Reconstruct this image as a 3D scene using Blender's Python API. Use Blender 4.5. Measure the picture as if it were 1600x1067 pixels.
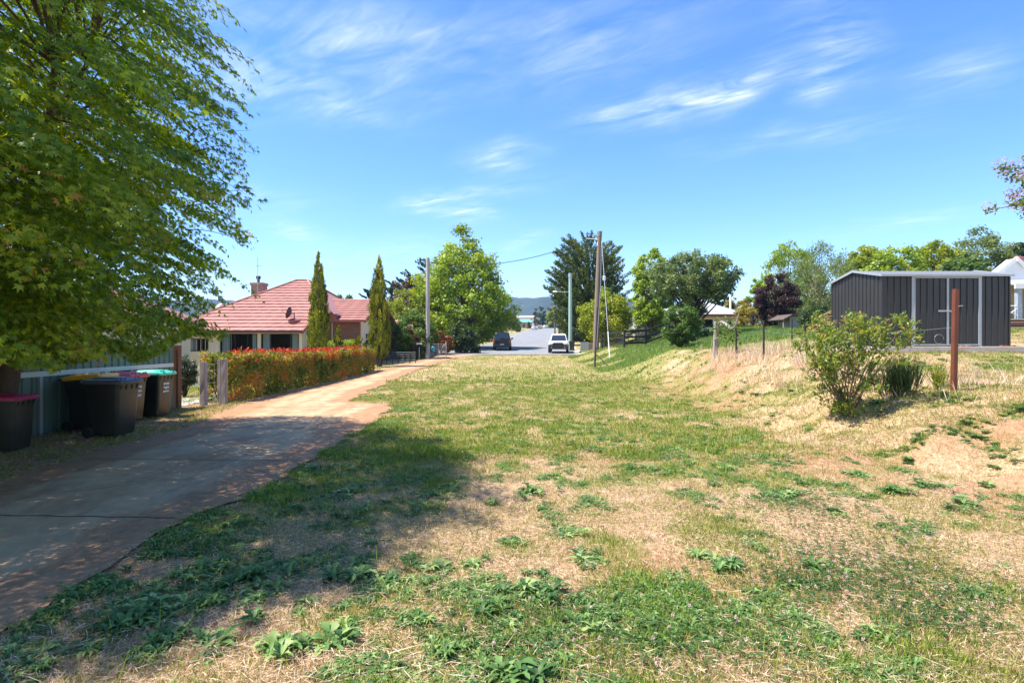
import bpy, bmesh, math, random
import numpy as np
from mathutils import Vector, Matrix
random.seed(11)
rng = np.random.default_rng(7)
R = math.radians
scene = bpy.context.scene
for o in list(bpy.data.objects):
    bpy.data.objects.remove(o)
COL = scene.collection

# ------------------------------------------------------------------ camera
EYE = 1.65
FOC = 900.0                      # focal length in photo pixels (1600 wide)
cam_d = bpy.data.cameras.new('camera'); cam = bpy.data.objects.new('camera', cam_d); COL.objects.link(cam)
cam.location = (0, 0, EYE); cam.rotation_euler = (R(90), 0, 0)
cam_d.sensor_width = 36; cam_d.lens = 36 * FOC / 1600; cam_d.clip_start = 0.05; cam_d.clip_end = 9000
scene.camera = cam

# ------------------------------------------------------------------ light
SUN_EL, SUN_AZ = 61.0, -98.0     # azimuth clockwise from +Y (view direction): from the left, a little beyond
scene.view_settings.view_transform = 'Standard'
scene.view_settings.look = 'None'
scene.view_settings.exposure = 1.08
scene.view_settings.gamma = 1.0
world = bpy.data.worlds.new('World'); scene.world = world; world.use_nodes = True
sd = bpy.data.lights.new('sun', 'SUN'); sd.energy = 5.0; sd.angle = R(0.53); sd.color = (1.0, 0.945, 0.86)
sun = bpy.data.objects.new('sun', sd); COL.objects.link(sun)
to_sun = Vector((math.sin(R(SUN_AZ)) * math.cos(R(SUN_EL)), math.cos(R(SUN_AZ)) * math.cos(R(SUN_EL)), math.sin(R(SUN_EL))))
sun.rotation_euler = to_sun.to_track_quat('Z', 'Y').to_euler()
sun.location = to_sun * 50

def build_sky():
    nt = world.node_tree; nt.nodes.clear()
    N = nt.nodes.new; L = nt.links.new
    out = N('ShaderNodeOutputWorld'); bg = N('ShaderNodeBackground'); bg.inputs['Strength'].default_value = 0.146
    sky = N('ShaderNodeTexSky'); sky.sky_type = 'NISHITA'; sky.sun_disc = False
    sky.sun_elevation = R(SUN_EL); sky.sun_rotation = R(SUN_AZ)
    sky.altitude = 700; sky.air_density = 1.0; sky.dust_density = 0.5; sky.ozone_density = 4.0
    hsv = N('ShaderNodeHueSaturation'); hsv.inputs['Hue'].default_value = .507; hsv.inputs['Saturation'].default_value = 1.22; hsv.inputs['Value'].default_value = 1.0
    L(sky.outputs[0], hsv.inputs['Color'])
    tc = N('ShaderNodeTexCoord'); sep = N('ShaderNodeSeparateXYZ'); L(tc.outputs['Generated'], sep.inputs[0])
    def m(op, a, b=None, clamp=False):
        n = N('ShaderNodeMath'); n.operation = op; n.use_clamp = clamp
        for i, v in enumerate((a, b)):
            if v is None: continue
            if isinstance(v, (int, float)): n.inputs[i].default_value = v
            else: L(v, n.inputs[i])
        return n.outputs[0]
    zc = m('MAXIMUM', sep.outputs[2], 0.02)
    u = m('DIVIDE', sep.outputs[0], zc); v = m('DIVIDE', sep.outputs[1], zc)   # a flat cloud deck overhead
    com = N('ShaderNodeCombineXYZ'); L(u, com.inputs[0]); L(v, com.inputs[1])
    # wispy cirrus fibre noise on the deck
    def noise(scale, detail, sx, sy, rot, dist, rough=0.6, seed=0):
        mp = N('ShaderNodeMapping'); mp.vector_type = 'TEXTURE'; mp.inputs['Scale'].default_value = (sx, sy, 1); mp.inputs['Rotation'].default_value = (0, 0, R(rot))
        mp.inputs['Location'].default_value = (seed * 3.1, seed * 1.7, 0)
        L(com.outputs[0], mp.inputs[0])
        n = N('ShaderNodeTexNoise'); n.inputs['Scale'].default_value = scale; n.inputs['Detail'].default_value = detail
        n.inputs['Roughness'].default_value = rough; n.inputs['Distortion'].default_value = dist
        L(mp.outputs[0], n.inputs['Vector']); return n.outputs['Fac']
    fib = noise(5.0, 9, 2.2, 1.0, -34, 0.7, 0.56, 1)
    fine = noise(15.0, 8, 3.2, 1.0, -42, 1.0, 0.58, 2)
    broad = noise(0.9, 4, 1.0, 0.7, 20, 0.3, 0.5, 5)
    spots = [  # centre (px,py) on the photo's sky, half sizes in px, strength; mapped to the deck
        ((1085, 150), (155, 38), -14, 1.0), ((1165, 118), (70, 36), -25, 0.9), ((1300, 70), (90, 95), -60, 0.85), ((960, 180), (110, 22), -8, 0.5),
        ((1280, 140), (55, 30), -20, 0.6), ((780, 242), (75, 30), -6, 0.8), ((670, 318), (70, 15), -14, 0.8), ((720, 340), (85, 20), 8, 0.75),
        ((500, 60), (330, 110), 4, 0.6), ((430, 130), (190, 60), 14, 0.4), ((900, 60), (330, 110), -10, 0.32), ((1500, 110), (110, 50), -25, 0.42),
        ((460, 360), (70, 18), 12, 0.6), ((400, 320), (110, 30), 0, 0.35), ((820, 380), (60, 12), -10, 0.45), ((1430, 350), (170, 14), -8, 0.4), ((1250, 215), (230, 28), -5, 0.35),
        ((530, 160), (160, 26), 14, 0.3), ((760, 300), (150, 22), -10, 0.35), ((600, 400), (240, 30), 0, 0.35), ((960, 430), (260, 24), 0, 0.3)]
    total = None
    # direction space (azimuth/elevation tangent) is used only to say WHERE on the sky dome each cloud hangs
    yc = m('MAXIMUM', sep.outputs[1], 0.05)
    az = m('DIVIDE', sep.outputs[0], yc); el = m('DIVIDE', sep.outputs[2], yc)
    dcom = N('ShaderNodeCombineXYZ'); L(az, dcom.inputs[0]); L(el, dcom.inputs[1])
    warp = N('ShaderNodeTexNoise'); warp.inputs['Scale'].default_value = 5; warp.inputs['Detail'].default_value = 4
    L(dcom.outputs[0], warp.inputs['Vector'])
    wv = N('ShaderNodeVectorMath'); wv.operation = 'MULTIPLY_ADD'
    L(warp.outputs['Color'], wv.inputs[0]); wv.inputs[1].default_value = (0.12, 0.10, 0); 
    sub = N('ShaderNodeVectorMath'); sub.operation = 'SUBTRACT'; L(dcom.outputs[0], sub.inputs[0]); sub.inputs[1].default_value = (0.06, 0.05, 0)
    L(sub.outputs[0], wv.inputs[2])
    for (cx, cy), (hx, hy), rot, st in spots:
        mp = N('ShaderNodeMapping'); mp.vector_type = 'TEXTURE'
        mp.inputs['Location'].default_value = ((cx - 800) / FOC, (533.5 - cy) / FOC, 0)
        mp.inputs['Rotation'].default_value = (0, 0, R(-rot)); mp.inputs['Scale'].default_value = (hx * 1.5 / FOC, hy * 1.5 / FOC, 1)
        L(wv.outputs[0], mp.inputs[0])
        g = N('ShaderNodeTexGradient'); g.gradient_type = 'QUADRATIC_SPHERE'; L(mp.outputs[0], g.inputs[0])
        t = m('MULTIPLY', g.outputs['Fac'], st * 1.9)
        total = t if total is None else m('ADD', total, t)
    f1 = m('MULTIPLY', m('SUBTRACT', fib, 0.33, True), 2.5, True)
    f2 = m('MULTIPLY', m('SUBTRACT', fine, 0.32, True), 2.1, True)
    f3 = m('MULTIPLY', m('SUBTRACT', broad, 0.45, True), 1.2, True)
    fibre = m('MULTIPLY', f1, m('ADD', m('MULTIPLY', f2, 0.7), 0.3))
    cl = m('MULTIPLY', fibre, m('ADD', total, m('MULTIPLY', f3, 0.10)), True)
    cl = m('MULTIPLY', cl, 0.72)
    mix = N('ShaderNodeMixRGB'); L(cl, mix.inputs['Fac']); L(hsv.outputs[0], mix.inputs['Color1'])
    mix.inputs['Color2'].default_value = (4.6, 4.9, 5.4, 1)
    L(mix.outputs[0], bg.inputs['Color']); L(bg.outputs[0], out.inputs[0])
build_sky()

# ------------------------------------------------------------------ helpers: objects
OFF = {}
def tag(o, label=None, cat=None, group=None, kind=None):
    if label: o['label'] = label
    if cat: o['category'] = cat
    if group: o['group'] = group
    if kind: o['kind'] = kind
    return o
def thing(name, label, cat, loc=(0, 0, 0), rotz=0.0, group=None, local=False):
    o = bpy.data.objects.new(name, None); COL.objects.link(o)
    o.empty_display_size = 0.2
    o.location = loc; o.rotation_euler = (0, 0, rotz)
    OFF[o.name] = Vector((0, 0, 0)) if local else Vector(loc)
    return tag(o, label, cat, group)
def link(name, me, mat, parent=None):
    o = bpy.data.objects.new(name, me); COL.objects.link(o)
    if mat is not None: me.materials.append(mat)
    OFF[o.name] = Vector((0, 0, 0))
    if parent is not None:
        o.parent = parent; OFF[o.name] = OFF[parent.name]
    return o
def np_mesh(name, V, F, mat, parent=None, attrs=None, smooth=False, pattrs=None):
    V = np.asarray(V, dtype=np.float32).reshape(-1, 3).copy(); F = np.asarray(F, dtype=np.int32)
    if parent is not None: V -= np.array(OFF[parent.name], dtype=np.float32)
    me = bpy.data.meshes.new(name); M, k = F.shape
    me.vertices.add(len(V)); me.vertices.foreach_set('co', V.ravel())
    me.loops.add(M * k); me.loops.foreach_set('vertex_index', F.ravel())
    me.polygons.add(M); me.polygons.foreach_set('loop_start', np.arange(M, dtype=np.int32) * k)
    for dom, dd in (('FACE', attrs), ('POINT', pattrs)):
        for key, arr in (dd or {}).items():
            a = me.attributes.new(key, 'FLOAT', dom); a.data.foreach_set('value', np.asarray(arr, dtype=np.float32).ravel())
    me.update(calc_edges=True)
    if smooth: me.polygons.foreach_set('use_smooth', np.ones(M, dtype=bool))
    return link(name, me, mat, parent)
def copy_tree(o, parent=None):
    c = o.copy(); COL.objects.link(c); c.parent = parent
    for ch in list(o.children): copy_tree(ch, c)
    return c

class MB:
    """collects boxes, tubes, lofts and prisms, then links them as one mesh object"""
    def __init__(s): s.V = []; s.F = []
    def add(s, V, F):
        b = len(s.V); s.V += [tuple(v) for v in V]; s.F += [tuple(i + b for i in f) for f in F]; return s
    def box(s, x0, x1, y0, y1, z0, z1):
        if x0 > x1: x0, x1 = x1, x0
        if y0 > y1: y0, y1 = y1, y0
        if z0 > z1: z0, z1 = z1, z0
        return s.add([(x0,y0,z0),(x1,y0,z0),(x1,y1,z0),(x0,y1,z0),(x0,y0,z1),(x1,y0,z1),(x1,y1,z1),(x0,y1,z1)],
                     [(0,3,2,1),(4,5,6,7),(0,1,5,4),(1,2,6,5),(2,3,7,6),(3,0,4,7)])
    def quad(s, *p): return s.add(p, [tuple(range(len(p)))])
    def slab(s, pts, th):
        """a polygon given thickness th downwards along its normal"""
        P = [Vector(p) for p in pts]; n = (P[1] - P[0]).cross(P[2] - P[0]).normalized()
        n = n if n.z >= 0 else -n
        k = len(P); V = P + [p - n * th for p in P]
        F = [tuple(range(k)), tuple(range(2 * k - 1, k - 1, -1))] + [(i, i + k, (i + 1) % k + k, (i + 1) % k) for i in range(k)]
        return s.add(V, F)
    def prism(s, poly, axis, a, b):
        """poly of 2D points extruded along axis x/y/z from a to b"""
        def P(p, t): return {'x': (t, p[0], p[1]), 'y': (p[0], t, p[1]), 'z': (p[0], p[1], t)}[axis]
        k = len(poly); V = [P(p, a) for p in poly] + [P(p, b) for p in poly]
        F = [tuple(range(k)), tuple(range(2 * k - 1, k - 1, -1))] + [(i, i + k, (i + 1) % k + k, (i + 1) % k) for i in range(k)]
        return s.add(V, F)
    def tube(s, pts, rad, n=8, cap=True):
        P = [Vector(p) for p in pts]
        if not isinstance(rad, (list, tuple)): rad = [rad] * len(P)
        V = []; F = []; up = Vector((0.13, 0.21, 1)).normalized()
        for i, p in enumerate(P):
            t = (P[min(i + 1, len(P) - 1)] - P[max(i - 1, 0)])
            t = t.normalized() if t.length > 1e-9 else Vector((0, 0, 1))
            ref = up if abs(t.dot(up)) < 0.97 else Vector((1, 0, 0))
            a = t.cross(ref).normalized(); b = t.cross(a)
            for k in range(n):
                th = 2 * math.pi * k / n
                V.append(p + (a * math.cos(th) + b * math.sin(th)) * rad[i])
        for i in range(len(P) - 1):
            for k in range(n):
                F.append((i * n + k, i * n + (k + 1) % n, (i + 1) * n + (k + 1) % n, (i + 1) * n + k))
        if cap:
            F.append(tuple(range(n - 1, -1, -1))); F.append(tuple((len(P) - 1) * n + k for k in range(n)))
        return s.add(V, F)
    def cyl(s, c, r, h, axis='z', n=20):
        c = Vector(c); d = {'x': Vector((1,0,0)), 'y': Vector((0,1,0)), 'z': Vector((0,0,1))}[axis] * h / 2
        return s.tube([c - d, c + d], r, n)
    def loft(s, rings, cap=True):
        n = len(rings[0]); V = [p for r in rings for p in r]; F = []
        for i in range(len(rings) - 1):
            for k in range(n):
                F.append((i * n + k, i * n + (k + 1) % n, (i + 1) * n + (k + 1) % n, (i + 1) * n + k))
        if cap:
            F.append(tuple(range(n - 1, -1, -1))); F.append(tuple((len(rings) - 1) * n + k for k in range(n)))
        return s.add(V, F)
    def lathe(s, c, prof, n=20):
        return s.loft([[(c[0] + r * math.cos(2*math.pi*k/n), c[1] + r * math.sin(2*math.pi*k/n), c[2] + z) for k in range(n)] for r, z in prof])
    def build(s, name, mat, parent=None, bevel=0.0, smooth=False, fix=True):
        off = OFF[parent.name] if parent is not None else Vector((0, 0, 0))
        me = bpy.data.meshes.new(name)
        me.from_pydata([(v[0] - off.x, v[1] - off.y, v[2] - off.z) for v in s.V], [], s.F)
        if fix:
            bm = bmesh.new(); bm.from_mesh(me); bmesh.ops.recalc_face_normals(bm, faces=bm.faces); bm.to_mesh(me); bm.free()
        me.update()
        if smooth:
            me.polygons.foreach_set('use_smooth', np.ones(len(me.polygons), dtype=bool))
            try: me.set_sharp_from_angle(angle=R(40))
            except Exception: pass
        o = link(name, me, mat, parent)
        if bevel > 0:
            b = o.modifiers.new('bevel', 'BEVEL'); b.width = bevel; b.segments = 2; b.limit_method = 'ANGLE'; b.angle_limit = R(35)
        return o
def rrect(cx, cy, w, d, r, z, n=4):
    pts = []
    for (sx, sy, a0) in ((1, 1, 0), (-1, 1, 90), (-1, -1, 180), (1, -1, 270)):
        for k in range(n + 1):
            a = R(a0 + 90 * k / n)
            pts.append((cx + sx * (w / 2 - r) + r * math.cos(a), cy + sy * (d / 2 - r) + r * math.sin(a), z))
    return pts

# ------------------------------------------------------------------ helpers: noise and terrain
def _hash(ix, iy, seed):
    n = (ix.astype(np.int64) * 374761393 + iy.astype(np.int64) * 668265263 + seed * 974634777) & 0xffffffff
    n = ((n ^ (n >> 13)) * 1274126177) & 0xffffffff
    n = (n ^ (n >> 16)) & 0xffff
    return n / 65535.0
def vnoise(x, y, seed=0):
    x = np.asarray(x, dtype=np.float64); y = np.asarray(y, dtype=np.float64)
    ix = np.floor(x); iy = np.floor(y); fx = x - ix; fy = y - iy
    fx = fx * fx * (3 - 2 * fx); fy = fy * fy * (3 - 2 * fy)
    a = _hash(ix, iy, seed); b = _hash(ix + 1, iy, seed); c = _hash(ix, iy + 1, seed); d = _hash(ix + 1, iy + 1, seed)
    return (a * (1 - fx) + b * fx) * (1 - fy) + (c * (1 - fx) + d * fx) * fy
def fbm(x, y, seed=0, octv=4):
    s = 0; a = 0.5; t = 0
    x = np.asarray(x, dtype=np.float64); y = np.asarray(y, dtype=np.float64)
    for k in range(octv):
        s = s + a * vnoise(x * 2 ** k + 17 * k, y * 2 ** k - 9 * k, seed + k); t += a; a *= 0.5
    return s / t
def sstep(a, b, x):
    t = np.clip((np.asarray(x, dtype=np.float64) - a) / (np.asarray(b, dtype=np.float64) - a), 0, 1); return t * t * (3 - 2 * t)
def G(x, y):
    x = np.asarray(x, dtype=np.float64); y = np.asarray(y, dtype=np.float64)
    c = np.interp(y, [-50, 26, 35, 45, 58, 164, 285, 320, 500, 1200], [0, 0, .08, .28, .58, 3.86, 8.3, 8.7, 2, -5])
    foot = np.interp(y, [0, 6, 9, 14, 20, 28, 35, 45, 58, 80, 300], [6.2, 5.4, 4.2, 4.7, 5.4, 5.0, 4.8, 4.3, 7.0, 9.5, 26])
    top = np.interp(y, [0, 6, 9, 14, 20, 28, 35, 45, 58, 80, 300], [9.5, 8.8, 8.2, 8.2, 8.2, 8.6, 8.8, 8.0, 11, 15, 40])
    T = np.interp(y, [9, 20, 29, 38, 50], [.85, 1.24, 1.22, .95, .9]) + .06 * np.clip(x - 9.5, 0, 12) * sstep(8, 18, y) + .030 * np.clip(y - 20, 0, 40) * sstep(9, 15, x)
    T = T * np.interp(y, [70, 160, 300], [1, .6, .2])
    pad = sstep(9.0, 10.0, x) * (1 - sstep(14.6, 16, x)) * sstep(13.8, 15.2, y) * (1 - sstep(19, 20.5, y))
    T = T * (1 - pad) + 1.33 * pad
    z = c + T * sstep(foot, top, x)
    z = z - np.clip((-8.6 - x) * .05, 0, .55) * sstep(13, 20, y) * (1 - sstep(48, 60, y))
    near = 1 - sstep(18, 40, y)
    z = z + ((fbm(x * 1.1, y * 1.1, 3, 3) - .5) * .07 + (fbm(x * 4, y * 4, 9, 2) - .5) * .022) * near * sstep(-2.9, -2.3, x)
    bank = sstep(foot - .3, foot + .8, x) * (1 - sstep(top, top + 1.2, x)) * near
    z = z + (fbm(x * 1.7, y * 1.7, 21, 4) - .5) * .42 * bank
    return z
def g(x, y): return float(G(x, y))
def W(px, d): return (px - 800) / FOC * d
def Zp(py, d): return EYE - (py - 533.5) / FOC * d
def place(px, py, dmin=2.0):
    d = np.arange(dmin, 330, .02); x = (px - 800) / FOC * d
    hit = np.nonzero(EYE - (py - 533.5) / FOC * d <= G(x, d))[0]
    k = d[hit[0]] if len(hit) else 330.0
    return Vector((W(px, k), k, g(W(px, k), k)))

# ------------------------------------------------------------------ helpers: materials
MATS = {}
def _nodes(name):
    m = bpy.data.materials.new(name); m.use_nodes = True; nt = m.node_tree; nt.nodes.clear()
    out = nt.nodes.new('ShaderNodeOutputMaterial'); return m, nt, out
def pmat(name, col, rough=.6, var=.12, scale=6.0, bump=0.0, bscale=30.0, metal=0.0, stain=None, stain_amt=.35, stain_scale=1.5, spec=.5, stretch=(1, 1, 1), stain_thr=.5):
    """principled surface with noise variation, optional blotchy staining and bump"""
    if name in MATS: return MATS[name]
    m, nt, out = _nodes(name); N = nt.nodes.new; L = nt.links.new
    b = N('ShaderNodeBsdfPrincipled'); L(b.outputs[0], out.inputs[0])
    b.inputs['Roughness'].default_value = rough; b.inputs['Metallic'].default_value = metal; b.inputs['Specular IOR Level'].default_value = spec
    tc = N('ShaderNodeTexCoord'); mp = N('ShaderNodeMapping'); mp.inputs['Scale'].default_value = stretch; L(tc.outputs['Object'], mp.inputs[0])
    n = N('ShaderNodeTexNoise'); n.inputs['Scale'].default_value = scale; n.inputs['Detail'].default_value = 6; n.inputs['Roughness'].default_value = .65
    L(mp.outputs[0], n.inputs['Vector'])
    r = N('ShaderNodeValToRGB'); e = r.color_ramp.elements
    e[0].position = .25; e[1].position = .75
    e[0].color = tuple(c * (1 - var) for c in col) + (1,); e[1].color = tuple(min(1, c * (1 + var)) for c in col) + (1,)
    L(n.outputs['Fac'], r.inputs[0]); c = r.outputs[0]
    if stain:
        n2 = N('ShaderNodeTexNoise'); n2.inputs['Scale'].default_value = stain_scale; n2.inputs['Detail'].default_value = 8; n2.inputs['Roughness'].default_value = .7
        L(mp.outputs[0], n2.inputs['Vector'])
        mr = N('ShaderNodeMapRange'); mr.inputs['From Min'].default_value = stain_thr - .08; mr.inputs['From Max'].default_value = stain_thr + .2; mr.inputs['To Max'].default_value = stain_amt
        L(n2.outputs['Fac'], mr.inputs['Value'])
        mx = N('ShaderNodeMixRGB'); L(mr.outputs[0], mx.inputs['Fac']); L(c, mx.inputs['Color1']); mx.inputs['Color2'].default_value = tuple(stain) + (1,)
        c = mx.outputs[0]
    L(c, b.inputs['Base Color'])
    if bump > 0:
        n3 = N('ShaderNodeTexNoise'); n3.inputs['Scale'].default_value = bscale; n3.inputs['Detail'].default_value = 5; L(mp.outputs[0], n3.inputs['Vector'])
        bp = N('ShaderNodeBump'); bp.inputs['Strength'].default_value = bump; bp.inputs['Distance'].default_value = .02
        L(n3.outputs['Fac'], bp.inputs['Height']); L(bp.outputs[0], b.inputs['Normal'])
    MATS[name] = m; return m
def leafmat(name, cols, trans=.35, rough=.45, pos=None, spec=.35):
    """leaf: diffuse + gloss + translucency, colour from a random value per leaf"""
    if name in MATS: return MATS[name]
    m, nt, out = _nodes(name); N = nt.nodes.new; L = nt.links.new
    a = N('ShaderNodeAttribute'); a.attribute_name = 'rnd'
    r = N('ShaderNodeValToRGB'); els = r.color_ramp.elements
    k = len(cols); pos = pos or [i / (k - 1) for i in range(k)]
    while len(els) < k: els.new(.5)
    for e, p, c in zip(els, pos, cols): e.position = p; e.color = tuple(c) + (1,)
    L(a.outputs['Fac'], r.inputs[0])
    b = N('ShaderNodeBsdfPrincipled'); b.inputs['Roughness'].default_value = rough; b.inputs['Specular IOR Level'].default_value = spec
    L(r.outputs[0], b.inputs['Base Color'])
    t = N('ShaderNodeBsdfTranslucent'); hs = N('ShaderNodeHueSaturation'); hs.inputs['Hue'].default_value = .485; hs.inputs['Saturation'].default_value = 1.1; hs.inputs['Value'].default_value = 1.55
    L(r.outputs[0], hs.inputs['Color']); L(hs.outputs[0], t.inputs['Color'])
    mx = N('ShaderNodeMixShader'); mx.inputs[0].default_value = trans
    L(b.outputs[0], mx.inputs[1]); L(t.outputs[0], mx.inputs[2]); L(mx.outputs[0], out.inputs[0])
    MATS[name] = m; return m
def glassmat(name, tint=(.02, .025, .03), opac=.45):
    if name in MATS: return MATS[name]
    m, nt, out = _nodes(name); N = nt.nodes.new; L = nt.links.new
    t = N('ShaderNodeBsdfTransparent'); t.inputs[0].default_value = (.75, .8, .8, 1)
    b = N('ShaderNodeBsdfPrincipled'); b.inputs['Base Color'].default_value = tint + (1,); b.inputs['Roughness'].default_value = .04
    mx = N('ShaderNodeMixShader'); mx.inputs[0].default_value = opac
    L(t.outputs[0], mx.inputs[1]); L(b.outputs[0], mx.inputs[2]); L(mx.outputs[0], out.inputs[0])
    MATS[name] = m; return m
def brickmat(name, c1, c2, mortar, scale=1.0):
    if name in MATS: return MATS[name]
    m, nt, out = _nodes(name); N = nt.nodes.new; L = nt.links.new
    b = N('ShaderNodeBsdfPrincipled'); b.inputs['Roughness'].default_value = .85; L(b.outputs[0], out.inputs[0])
    tc = N('ShaderNodeTexCoord'); sp = N('ShaderNodeSeparateXYZ'); L(tc.outputs['Object'], sp.inputs[0])
    ad = N('ShaderNodeMath'); ad.operation = 'ADD'; L(sp.outputs[0], ad.inputs[0]); L(sp.outputs[1], ad.inputs[1])
    cb = N('ShaderNodeCombineXYZ'); L(ad.outputs[0], cb.inputs[0]); L(sp.outputs[2], cb.inputs[1])
    br = N('ShaderNodeTexBrick'); br.inputs['Color1'].default_value = c1 + (1,); br.inputs['Color2'].default_value = c2 + (1,); br.inputs['Mortar'].default_value = mortar + (1,)
    br.inputs['Scale'].default_value = scale; br.inputs['Mortar Size'].default_value = .012; br.inputs['Brick Width'].default_value = .24; br.inputs['Row Height'].default_value = .086
    L(cb.outputs[0], br.inputs['Vector']); L(br.outputs[0], b.inputs['Base Color'])
    bp = N('ShaderNodeBump'); bp.inputs['Strength'].default_value = .4; bp.inputs['Distance'].default_value = .01; bp.invert = True
    L(br.outputs['Fac'], bp.inputs['Height']); L(bp.outputs[0], b.inputs['Normal'])
    MATS[name] = m; return m
# ================================================================== SETTING: ground, driveway, road, hills
def roadc(y): return np.interp(y, [40, 58, 88, 164, 213, 285, 330], [.6, 1.3, 3.2, 7.0, 10.8, 17.5, 22.5])
def roadl(y): return np.interp(y, [52, 56, 60, 70, 78, 84, 330], [6.2, 9.5, 11, 10, 6.5, 5.0, 5.0])
def drive_r(y):
    y = np.asarray(y, dtype=np.float64)
    e = np.interp(y, [-8, 3, 6, 10, 14.2, 15.0, 15.6, 16.5, 22, 31, 40, 47, 52], [-3.2, -2.95, -2.85, -2.85, -2.9, -3.1, -4.35, -4.55, -4.85, -5.2, -4.9, -4.3, -2.5])
    return e + (fbm(y * 1.3, y * 0, 41, 4) - .5) * .42
def drive_l(y):
    y = np.asarray(y, dtype=np.float64)
    e = np.interp(y, [-8, 5, 8, 12, 14.2, 15.5, 32, 40, 47, 52], [-5.9, -5.9, -6.0, -6.3, -6.9, -7.3, -7.3, -7.1, -7.0, -7.6])
    return e + (fbm(y * 1.1, y * 0 + 5, 43, 4) - .5) * .5
def greenness(x, y):
    """how green (0..1) the verge is at a point"""
    b = .35
    b = b + .22 * np.exp(-((x + 2.3) / .7) ** 2) * sstep(2.5, 4, y)
    b = b + .58 * np.exp(-((x - .2 - .06 * y) / (2.4 + .1 * y)) ** 2) * sstep(5.5, 10, y) * (1 - .45 * sstep(24, 40, y))
    b = b - .10 * (1 - sstep(5, 8, y)) + .28 * np.exp(-((x - .75 - .05 * y) / .45) ** 2) * (1 - sstep(6, 9, y))
    b = b - .20 * sstep(2.6, 5.0, x - .16 * (y - 6)) * (1 - sstep(26, 34, y))
    b = b + .75 * sstep(26.5, 29.5, y + .25 * (x - 5)) * sstep(4.0, 5.6, x) * (1 - sstep(60, 75, y))
    b = b + .46 * sstep(7.8, 9.0, x) * sstep(11.8, 13.0, y) * (1 - sstep(15, 20, y)) + .35 * sstep(19, 24, y) * sstep(9, 11, x)
    b = b + .45 * sstep(60, 70, y) + .5 * sstep(-9, -12, x) * sstep(15, 18, y)
    b = b + .16 * np.exp(-((x - 6.3) / 1.3) ** 2) * sstep(15, 19, y) * (1 - sstep(26, 28, y))
    b = np.where((x < -5.7) & (y < 15.2), b - .6, b)
    n = fbm(x * .75, y * .55, 101, 5) * .36 + fbm(x * 2.7, y * 2.1, 55, 4) * .64
    return np.clip((n - .5) * 3.2 + b + .03, 0, 1)
def soilness(x, y):
    s = (fbm(x * .6, y * .5, 71, 5) - .5) * 3.0
    foot = np.interp(y, [0, 6, 9, 14, 20, 28, 35], [6.2, 5.4, 4.2, 4.7, 5.4, 5.0, 4.8])
    s = s - .26 + .66 * np.exp(-((x - foot + .1) / 1.3) ** 2) * (1 - sstep(22, 30, y)) + .66 * np.exp(-((x - foot - 2.0) / 1.9) ** 2) * (1 - sstep(20, 28, y))
    s = s + .8 * np.exp(-((x - drive_r(y) - .05) / .26) ** 2) * (y < 15.5)
    s = s + .95 * sstep(-5.6, -6.2, x) * (1 - sstep(14.5, 15.5, y)) * sstep(-9.5, -9, x)
    return np.clip(s, 0, 1)

def geo(a, b, s0, ratio):
    out = [a]; s = s0
    while out[-1] < b: out.append(out[-1] + s); s *= ratio
    return out
ys = np.array(list(np.arange(-7, .5, .5)) + list(np.arange(.5, 15, .085)) + geo(15, 2600, .1, 1.028))
xp = list(np.arange(0, 14, .1)) + geo(14, 2600, .13, 1.075)
xs = np.array([-v for v in geo(12, 2600, .13, 1.075)][::-1] + list(np.arange(-11.9, 0, .1)) + xp)
XX, YY = np.meshgrid(xs, ys); ZZ = G(XX, YY)
VV = np.stack([XX, YY, ZZ], -1).reshape(-1, 3)
ny, nx = XX.shape
idx = np.arange(ny * nx).reshape(ny, nx)
FF = np.stack([idx[:-1, :-1], idx[:-1, 1:], idx[1:, 1:], idx[1:, :-1]], -1).reshape(-1, 4)

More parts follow.
